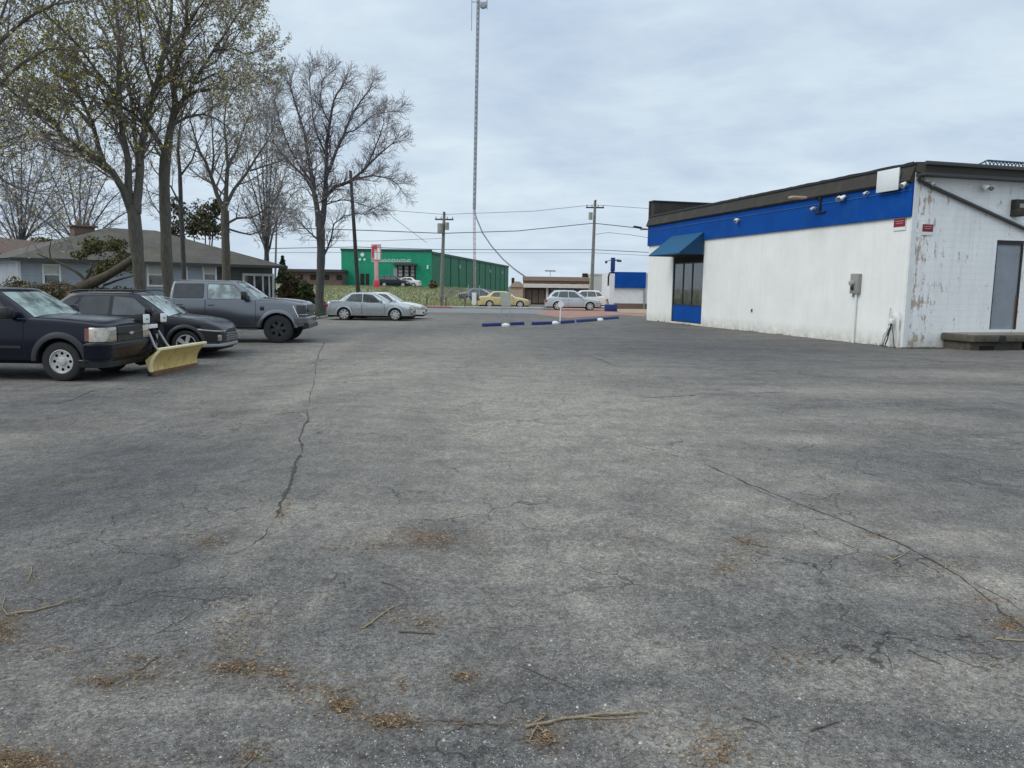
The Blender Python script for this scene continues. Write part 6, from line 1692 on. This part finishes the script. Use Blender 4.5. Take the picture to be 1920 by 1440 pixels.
def tree(name, label, Y, trunk, limbs, mats, prm, leafmat=None, seed=1, group='bare trees along the left side'):
    random.seed(seed)
    pj = lambda p, off=0.0: at(p[0], p[1], Y+off)
    base = pj(trunk[0][0]); base.z = gz(base.x, base.y)
    root = thing(name, label, 'tree', base, 0, group)
    tr = MB(); fine = MB(); lv = MB() if leafmat else None; crown = MB()
    T_ = [pj(p)-base for p, r in trunk]; T_[0] = Vector((T_[0].x, 0, -.1)); TR = [r for p, r in trunk]
    P, rr2 = resample(T_, TR, .35)
    if prm.get('flare', True): rr2 = [r*(1+.55*math.exp(-max(0, p.z)/.35)) for p, r in zip(P, rr2)]
    wob = [r*(1+.05*math.sin(i*1.7)) for i, r in enumerate(rr2)]
    tr.tube(P, wob, 14, False)
    for li, (pts, r0, r1, off) in enumerate(limbs):
        n = len(pts); W_ = [pj(p, off*(i/(n-1))**1.2)-base for i, p in enumerate(pts)]
        rad = [r0+(r1-r0)*(i/(n-1))**.8 for i in range(n)]
        P, rr2 = resample(W_, rad, .45); P = [p+rnd_unit()*min(.05, r*.5) if 0 < i else p for i, (p, r) in enumerate(zip(P, rr2))]
        tr.tube(P, rr2, 8, False)
        LT = sum((P[i+1]-P[i]).length for i in range(len(P)-1)); nb = int(LT/prm['sp'][0]); st = prm.get('start', .12)
        for k in range(nb):
            f = st+(1-st)*(k+random.random())/nb; x = min(f, .999)*(len(P)-1); i = int(x); c = P[i].lerp(P[i+1], x-i); dd = (P[min(i+1, len(P)-1)]-P[i]).normalized()
            side = rnd_unit(); side = (side-dd*side.dot(dd)).normalized(); ang = random.uniform(R(25), R(60))
            nd = (dd*math.cos(ang)+side*math.sin(ang)); nd.z = nd.z*.8+.15; nd.normalize()
            L = prm['len'][1]*random.uniform(.5, 1.2)*(1-.5*f)
            grow(crown, fine, lv, c, nd, L, max(prm['rmin'], min(rr2[i]*.5, .05)), 1, prm['up'], None, prm)
        # leader fan at the limb's tip
        for k in range(4): grow(crown, fine, lv, P[-1], ((P[-1]-P[-2]).normalized()+rnd_unit()*.5).normalized(), prm['len'][1]*.8, max(prm['rmin'], r1*.8), 1, prm['up'], None, prm)
    tr.build('trunk', M[mats[0]], root, smooth=60)
    crown.build('limbs', M[mats[1]], root, smooth=60)
    cr_ = fine.build('crown', M[mats[2]], root)
    if lv and lv.v: lv.build('buds', M[leafmat], cr_, kind='stuff')
    print(name, label[:20], len(tr.f), len(crown.f), len(fine.f), len(lv.f) if lv else 0)
    return root
PR = dict(jit=(0, .17, .24, .3), up=(0, .05, .04, .02), sp=(.31, .21, .12, 0), len=(0, 2.3, 1.1, .50), rmin=.0062, leaf=lambda p: .35, ls=.045, nl=1)
tree('deciduous_tree', 'large multi-stemmed tree with an olive spring haze behind the navy pickup', 27, [((264, 616), .20), ((263, 545), .18), ((260, 500), .195), ((256, 460), .215), ((252, 410), .225), ((250, 385), .20)],
     [([(248, 402), (232, 360), (212, 325), (192, 303), (160, 285), (120, 260), (100, 225), (55, 195), (10, 160), (-50, 130)], .15, .03, -3.0),
      ([(194, 304), (182, 270), (172, 232), (155, 195), (140, 165), (125, 125), (110, 95), (70, 45), (40, 0)], .10, .025, 1.5),
      ([(246, 400), (240, 350), (240, 300), (232, 250), (227, 200), (222, 140), (224, 90), (218, 30), (205, -50)], .15, .04, -1.0),
      ([(256, 400), (262, 350), (263, 310), (268, 260), (275, 225), (290, 170), (302, 120), (318, 60), (322, -10), (325, -60)], .17, .04, 1.0),
      ([(262, 310), (254, 265), (250, 220), (243, 170), (235, 120), (215, 60), (190, 0)], .08, .03, 2.0),
      ([(104, 232), (70, 215), (40, 190), (0, 150)], .06, .02, -1.5), ([(118, 258), (90, 250), (50, 252), (20, 262), (-10, 275)], .05, .015, -2.0),
      ([(227, 200), (205, 165), (180, 130), (150, 90), (120, 60), (80, 20)], .07, .02, -2.0), ([(222, 120), (200, 70), (180, 30), (165, -30)], .06, .02, 1.5),
      ([(172, 235), (140, 200), (110, 185), (60, 140), (20, 110)], .05, .02, 2.5), ([(268, 262), (245, 225), (215, 205), (180, 190), (150, 190)], .05, .02, -1.0),
      ([(290, 170), (270, 110), (262, 50), (255, -20)], .06, .02, -1.5), ([(302, 120), (335, 70), (370, 40), (395, 0)], .06, .02, 2.0)],
     ('bark_moss', 'twig', 'twig'), dict(PR, leaf=lambda p: .95 if (p.z > 7.2 and p.x < -1.5) else .4, ls=.052, nl=3), 'budyel', 11)
tree('deciduous_tree', 'tall single-trunk tree just right of the large multi-stemmed one', 28.5, [((322, 625), .21), ((318, 555), .185), ((313, 500), .20), ((311, 440), .19), ((308, 330), .19), ((312, 285), .18)],
     [([(312, 290), (318, 250), (325, 220), (328, 170), (330, 130), (340, 90), (348, 50), (350, -10), (352, -60)], .16, .04, -.5),
      ([(311, 292), (300, 270), (280, 240), (262, 225), (245, 208), (215, 195), (185, 185)], .11, .03, -2.0),
      ([(326, 218), (342, 190), (360, 160), (378, 130), (400, 95), (425, 60), (450, 20)], .10, .03, 1.5),
      ([(329, 200), (350, 180), (385, 168), (405, 163), (430, 168)], .07, .02, -1.5), ([(330, 140), (310, 100), (300, 60), (290, 10)], .07, .02, 1.0),
      ([(322, 235), (350, 220), (380, 215), (405, 222), (425, 235)], .06, .02, 2.0), ([(400, 95), (430, 90), (450, 95), (463, 105)], .05, .015, -1.0),
      ([(348, 60), (370, 20), (395, -20)], .05, .02, -2.0), ([(360, 160), (400, 140), (430, 132), (452, 140)], .05, .015, 1.0), ([(310, 300), (290, 275), (300, 240), (305, 200)], .06, .02, 2.5),
      ([(378, 130), (405, 115), (430, 65), (448, 55)], .05, .015, 2)],
     ('bark_moss', 'twig', 'twig'), dict(PR, leaf=lambda p: .95 if p.x > 1.5 else .4, ls=.048, nl=3, len=(0, 1.9, 1.0, .46)), 'budleaf', 12)
tree('deciduous_tree', 'slim tree with a thin trunk behind the charcoal suv roof', 34, [((347, 605), .11), ((345, 520), .10), ((340, 400), .09), ((337, 320), .08)],
     [([(337, 320), (334, 280), (338, 240), (345, 200), (350, 160)], .08, .02, 0.0), ([(338, 330), (360, 300), (370, 270), (385, 240)], .05, .02, 1.0), ([(340, 390), (320, 350), (290, 320), (280, 300)], .05, .015, -1.0),
      ([(342, 430), (300, 400), (285, 380), (275, 350)], .04, .015, 1.0)],
     ('bark_dark', 'twig', 'twig'), dict(PR, leaf=lambda p: .15, sp=(.5, .32, .18, 0)), 'budleaf', 13)
tree('deciduous_tree', 'pale budding tree standing before the right half of the grey house', 37, [((424, 600), .21), ((424, 500), .19), ((422, 420), .19), ((422, 395), .18)],
     [([(422, 400), (408, 365), (396, 335), (385, 305), (375, 285), (365, 255), (355, 220)], .13, .03, -1.0), ([(422, 398), (424, 350), (427, 310), (424, 270), (420, 225), (425, 190)], .13, .03, .5),
      ([(424, 385), (440, 355), (462, 325), (480, 295), (500, 265), (515, 230)], .10, .025, 1.5), ([(424, 420), (445, 410), (470, 408), (495, 395), (520, 370)], .07, .02, -1.5),
      ([(427, 310), (445, 280), (455, 245), (470, 210)], .06, .02, 0), ([(400, 345), (380, 335), (360, 320), (345, 300)], .06, .02, 1.5), ([(396, 335), (400, 290), (398, 250), (395, 210)], .06, .02, -1),
      ([(470, 320), (500, 310), (530, 300), (548, 290)], .05, .015, -1), ([(430, 430), (470, 440), (500, 425), (530, 410)], .05, .015, 2)],
     ('bark_moss', 'twig_grey', 'twig_grey'), dict(PR, leaf=lambda p: .5, ls=.06, nl=1, rmin=.0068, sp=(.38, .25, .15, 0)), 'budpale', 14)
tree('deciduous_tree', 'bare tree with a round crown standing alone beside the silver sedan', 46.7, [((598, 592), .27), ((600, 540), .235), ((602, 480), .24), ((601, 430), .25), ((600, 395), .22)],
     [([(597, 425), (594, 385), (588, 355), (582, 310), (575, 275), (565, 230), (555, 200), (545, 165)], .19, .04, -1.0), ([(604, 420), (610, 360), (611, 320), (611, 280), (618, 230), (625, 190), (640, 165)], .18, .04, 1.0),
      ([(610, 370), (630, 350), (658, 338), (690, 310), (715, 285), (735, 270)], .13, .03, -1.0), ([(612, 330), (632, 280), (645, 250), (658, 220), (680, 185), (695, 165)], .11, .03, 2.0),
      ([(590, 365), (570, 330), (548, 310), (530, 290), (512, 265), (500, 240)], .10, .03, 1.5), ([(586, 345), (565, 315), (545, 280), (525, 230), (515, 190)], .08, .025, -2.0),
      ([(602, 455), (585, 440), (574, 430), (562, 415), (545, 400)], .06, .02, -1.5), ([(606, 482), (622, 445), (626, 420), (645, 405), (670, 400)], .07, .02, 1.0), ([(611, 290), (590, 240), (585, 200), (580, 150)], .07, .02, 0),
      ([(660, 335), (700, 330), (730, 335), (745, 345)], .06, .02, 1.5), ([(690, 310), (710, 260), (720, 230)], .05, .02, -2), ([(608, 385), (640, 375), (668, 380), (700, 390)], .05, .015, 2),
      ([(618, 230), (600, 190), (605, 150)], .05, .02, -1.5), ([(645, 250), (665, 245), (700, 215), (725, 210)], .05, .02, .5)],
     ('bark_dark', 'twig_grey', 'twig_grey'), dict(PR, sp=(.23, .16, .10, 0), len=(0, 1.5, 1.0, .55), rmin=.0068), None, 15)
tree('deciduous_tree', 'olive budding tree leaning in from beyond the left edge', 23, [((-150, 650), .22), ((-140, 500), .20), ((-120, 400), .18)],
     [([(-120, 400), (-80, 330), (-40, 290), (10, 340), (60, 360)], .09, .02, -.5), ([(-120, 400), (-90, 250), (-50, 150), (0, 80), (60, 30), (100, 10)], .11, .03, .8), ([(-100, 300), (-40, 240), (10, 225), (60, 245)], .07, .02, -1.0),
      ([(-80, 220), (-20, 180), (40, 120), (90, 90), (140, 95)], .07, .02, 1.0), ([(-60, 170), (0, 40), (20, -20)], .06, .02, 0), ([(-110, 350), (-50, 330), (10, 350), (40, 380)], .04, .015, 1)],
     ('bark_moss', 'twig', 'twig'), dict(PR, leaf=lambda p: .55, ls=.05, nl=2, sp=(.36, .24, .14, 0)), 'budleaf', 16)
def far_tree(label, Y, px, base, top, spread, mats, leafmat, seed, leafp=.4, rmin=.0105):
    random.seed(seed*3+1); L = []
    mid = base+(top-base)*.30
    for k in range(9):
        a = -1+2*k/8; tip = (px+a*spread, top+abs(a)**1.6*(base-top)*.38); c = (px+a*spread*.45, (mid+tip[1])/2+random.uniform(-8, 8))
        L.append(([(px, mid+random.uniform(-5, 25)), c, tip], .09, .025, random.uniform(-3, 3)))
    return tree('deciduous_tree', label, Y, [((px, base), .22), ((px, (base+mid)/2), .19), ((px, mid), .16)], L, mats, dict(PR, rmin=rmin, sp=(.60, .42, .26, 0), len=(0, 3.2, 1.5, .65), leaf=lambda p: leafp, ls=.07, nl=1), leafmat, seed, 'far trees behind the houses')
far_tree('far bare tree behind the chimney of the grey house', 58, 150, 545, 290, 110, ('bark_dark', 'twig_grey', 'twig_grey'), 'budpale', 21, .25)
far_tree('far bare tree over the left end of the grey house roof', 60, 40, 545, 270, 95, ('bark_dark', 'twig_grey', 'twig_grey'), 'budpale', 22, .2)
far_tree('far pale green tree between the grey house and the lone bare tree', 56, 500, 560, 240, 50, ('bark_dark', 'twig_grey', 'twig_grey'), 'budpale', 23, .6)

def foliage(mb, c, r, n, s, squash=1.0, cone=False):
    for _ in range(n):
        if cone:
            h = random.random()**1.5; rad = r.x*(1-h)*random.uniform(.5, 1.1); a = random.uniform(0, 6.28)
            p = Vector((c.x+rad*math.cos(a), c.y+rad*math.sin(a), c.z+h*r.z))
        else:
            v = rnd_unit()*(random.random()**.45); f = 1+.25*math.sin(v.x*5+c.x)*math.sin(v.z*6+c.y); p = Vector((c.x+v.x*r.x*f, c.y+v.y*r.y*f, c.z+v.z*r.z*f))
        a = rnd_unit()*s*random.uniform(.5, 1.4); b = a.cross(rnd_unit()).normalized()*s*random.uniform(.3, .8)
        mb.add([p-a, p-b, p+a, p+b], [(0,1,2,3)])
def bush(name, label, cat, px, py, Y, lobes, n, s, mat, cone=False, group=None, stem=True):
    """lobes: (px, py, rpx, rpy)"""
    b = at(px, py, Y); b.z = gz(b.x, b.y); t = thing(name, label, cat, b, 0, group); k = Y/1440; m = MB()
    tot = sum(l[2]*l[3] for l in lobes)
    for l in lobes:
        c = at(l[0], l[1], Y)-b; foliage(m, c, Vector((l[2]*k, l[2]*k*.9, l[3]*k*(2 if cone else 1))), int(n*l[2]*l[3]/tot), s, cone=cone)
    m.build('crown', M[mat], t)
    if stem:
        m = MB()
        for l in lobes: m.tube([Vector((0,0,-.1)), (at(l[0], l[1], Y)-b)*.5+Vector((0,0,.1)), at(l[0], l[1], Y)-b], [.09, .06, .03], 7)
        m.build('trunk', M['bark_dark'], t)
random.seed(5)
bush('evergreen_tree', 'dark ragged pine seen between the trunks above the grey house roof', 'tree', 385, 560, 56, [(385, 405, 32, 28), (360, 425, 26, 22), (395, 430, 30, 18), (330, 390, 22, 18), (325, 430, 20, 20), (405, 385, 16, 14)], 2600, .14, 'everd')
bush('evergreen_tree', 'olive green bush rising over the left end of the grey house roof', 'tree', 82, 560, 57, [(82, 458, 24, 12), (66, 462, 14, 10), (100, 465, 16, 8)], 1800, .14, 'ivy')
bush('shrub', 'brown green shrub mass left of the lone bare tree', 'shrub', 548, 580, 50, [(540, 555, 20, 26), (548, 530, 16, 22), (560, 560, 16, 20)], 4200, .12, 'shrubb')
bush('shrub', 'dark green shrub right behind the hood of the grey pickup', 'shrub', 575, 580, 49, [(575, 550, 14, 22), (580, 570, 12, 14)], 2600, .12, 'shrubg')
bush('conifer', 'small pointed conifer beside the right end of the grey house', 'tree', 531, 575, 54, [(531, 530, 13, 24)], 1500, .13, 'ever', cone=True)
bush('shrub', 'reddish low shrub right of the bare tree trunk', 'shrub', 617, 595, 48, [(613, 580, 9, 12), (622, 585, 8, 9)], 700, .09, 'shrubb')
bush('shrub', 'small olive shrub on the bank right of the sign pylon', 'shrub', 722, 552, 90, [(722, 549, 8, 5)], 300, .14, 'ivy', stem=False)
bush('shrub', 'brown shrub at the right shoulder of the bank by the utility pole', 'shrub', 812, 548, 96, [(812, 535, 8, 9)], 500, .16, 'shrubb', stem=False)
for i, px in enumerate((730, 745, 760, 775, 790)):
    bush('hedge_shrub', ('low hedge shrub nearest the sign pylon on the bank crest', 'second low hedge shrub from the sign pylon', 'middle low hedge shrub below the warehouse windows', 'fourth low hedge shrub from the sign pylon', 'low hedge shrub farthest right on the bank crest')[i], 'shrub', px, 545, 100, [(px, 540.5, 6, 3.5)], 260, .14, 'shrubg', group='hedge shrubs on the bank crest', stem=False)
bush('shrub', 'scrubby brush heaped under the leaning dead log', 'shrub', 190, 590, 30, [(130, 560, 40, 20), (190, 555, 40, 18), (240, 560, 30, 22)], 2600, .09, 'shrubb')
bush('climbing_plant', 'olive leaves clinging round the upper end of the leaning log', 'plant', 225, 560, 30.5, [(205, 500, 26, 16), (235, 490, 26, 20), (185, 512, 20, 12), (175, 462, 24, 18), (215, 460, 24, 16), (150, 478, 16, 10)], 3600, .06, 'ivy', stem=False)
bush('shrub', 'ragged twiggy brush against the left end of the grey house wall', 'shrub', 60, 590, 33, [(70, 545, 30, 16), (110, 540, 26, 14), (30, 540, 24, 20)], 2200, .06, 'shrubb')
# leaning dead trunk
Yl = 30.0; b = at(110, 556, Yl)
t = thing('fallen_log', 'thick dead log leaning up against the multi-stemmed tree', 'log', b)
m = MB(); P = [at(*p)-b for p in ((100, 560, Yl), (130, 548, Yl), (165, 534, Yl-.2), (200, 517, Yl-.5), (230, 498, Yl-1), (258, 478, Yl-2.2))]
P, rr2 = resample(P, [.16, .21, .20, .18, .15, .10], .3); m.tube([p+rnd_unit()*.02 for p in P], [r*random.uniform(.9, 1.1) for r in rr2], 12); m.build('trunk', M['log'], t, smooth=60)
m = MB()
for pts, r in ((((165, 530), (150, 515), (125, 500), (100, 488), (70, 475)), .07), (((160, 528), (167, 512), (172, 500)), .07), (((195, 535), (230, 522), (262, 515)), .05), (((150, 540), (110, 532), (80, 540)), .04), (((95, 487), (92, 470), (98, 440)), .03)):
    W_ = [at(*p, Yl-.3)-b for p in pts]; Q, r2 = resample(W_, [r*(1-.6*i/(len(W_)-1)) for i in range(len(W_))], .25); m.tube([p+rnd_unit()*.015 for p in Q], r2, 7)
m.build('broken_limb', M['log'], t, smooth=60)
random.seed(31); m = MB()
for _ in range(260):
    s_ = random.uniform(0, LW); c = BM @ Vector((-.03-random.random()**3*.12, s_, 0)); h = random.uniform(.03, .10)
    if math.sin(s_*2.1)+math.sin(s_*.8+1) > .3:
        for _k in range(3):
            d = Vector((random.uniform(-.01, .01), random.uniform(-.01, .01), 0))
            m.add([c-d*1.5, c+d*1.5, c+Vector((random.uniform(-.5, .5)*h, random.uniform(-.5, .5)*h, h))], [(0,1,2)])
m.build('wall_foot_weeds', M['ivy'], kind='stuff')
# lawn and bank tufts
random.seed(9); m = MB()
def tuft(m, x, y, h):
    z = gz(x, y)+.03
    for _ in range(3):
        a = random.uniform(0, 6.28); w_ = .02*h/.12; d = Vector((math.cos(a)*w_, math.sin(a)*w_, 0)); c = Vector((x+random.uniform(-.05,.05), y+random.uniform(-.05,.05), z))
        m.add([c-d, c+d, c+Vector((random.uniform(-.5,.5)*h, random.uniform(-.5,.5)*h, h))], [(0,1,2)])
for _ in range(5000): tuft(m, random.uniform(-16, -10.4), random.uniform(36, 50), random.uniform(.06, .2))
m.build('lawn_tufts', M['shrubg'], kind='stuff')
m = MB()
for _ in range(9000): tuft(m, random.uniform(-26, -2), random.uniform(67.5, 103), random.uniform(.06, .24))
m.build('bank_grass_tufts', M['bankgrass'], kind='stuff')
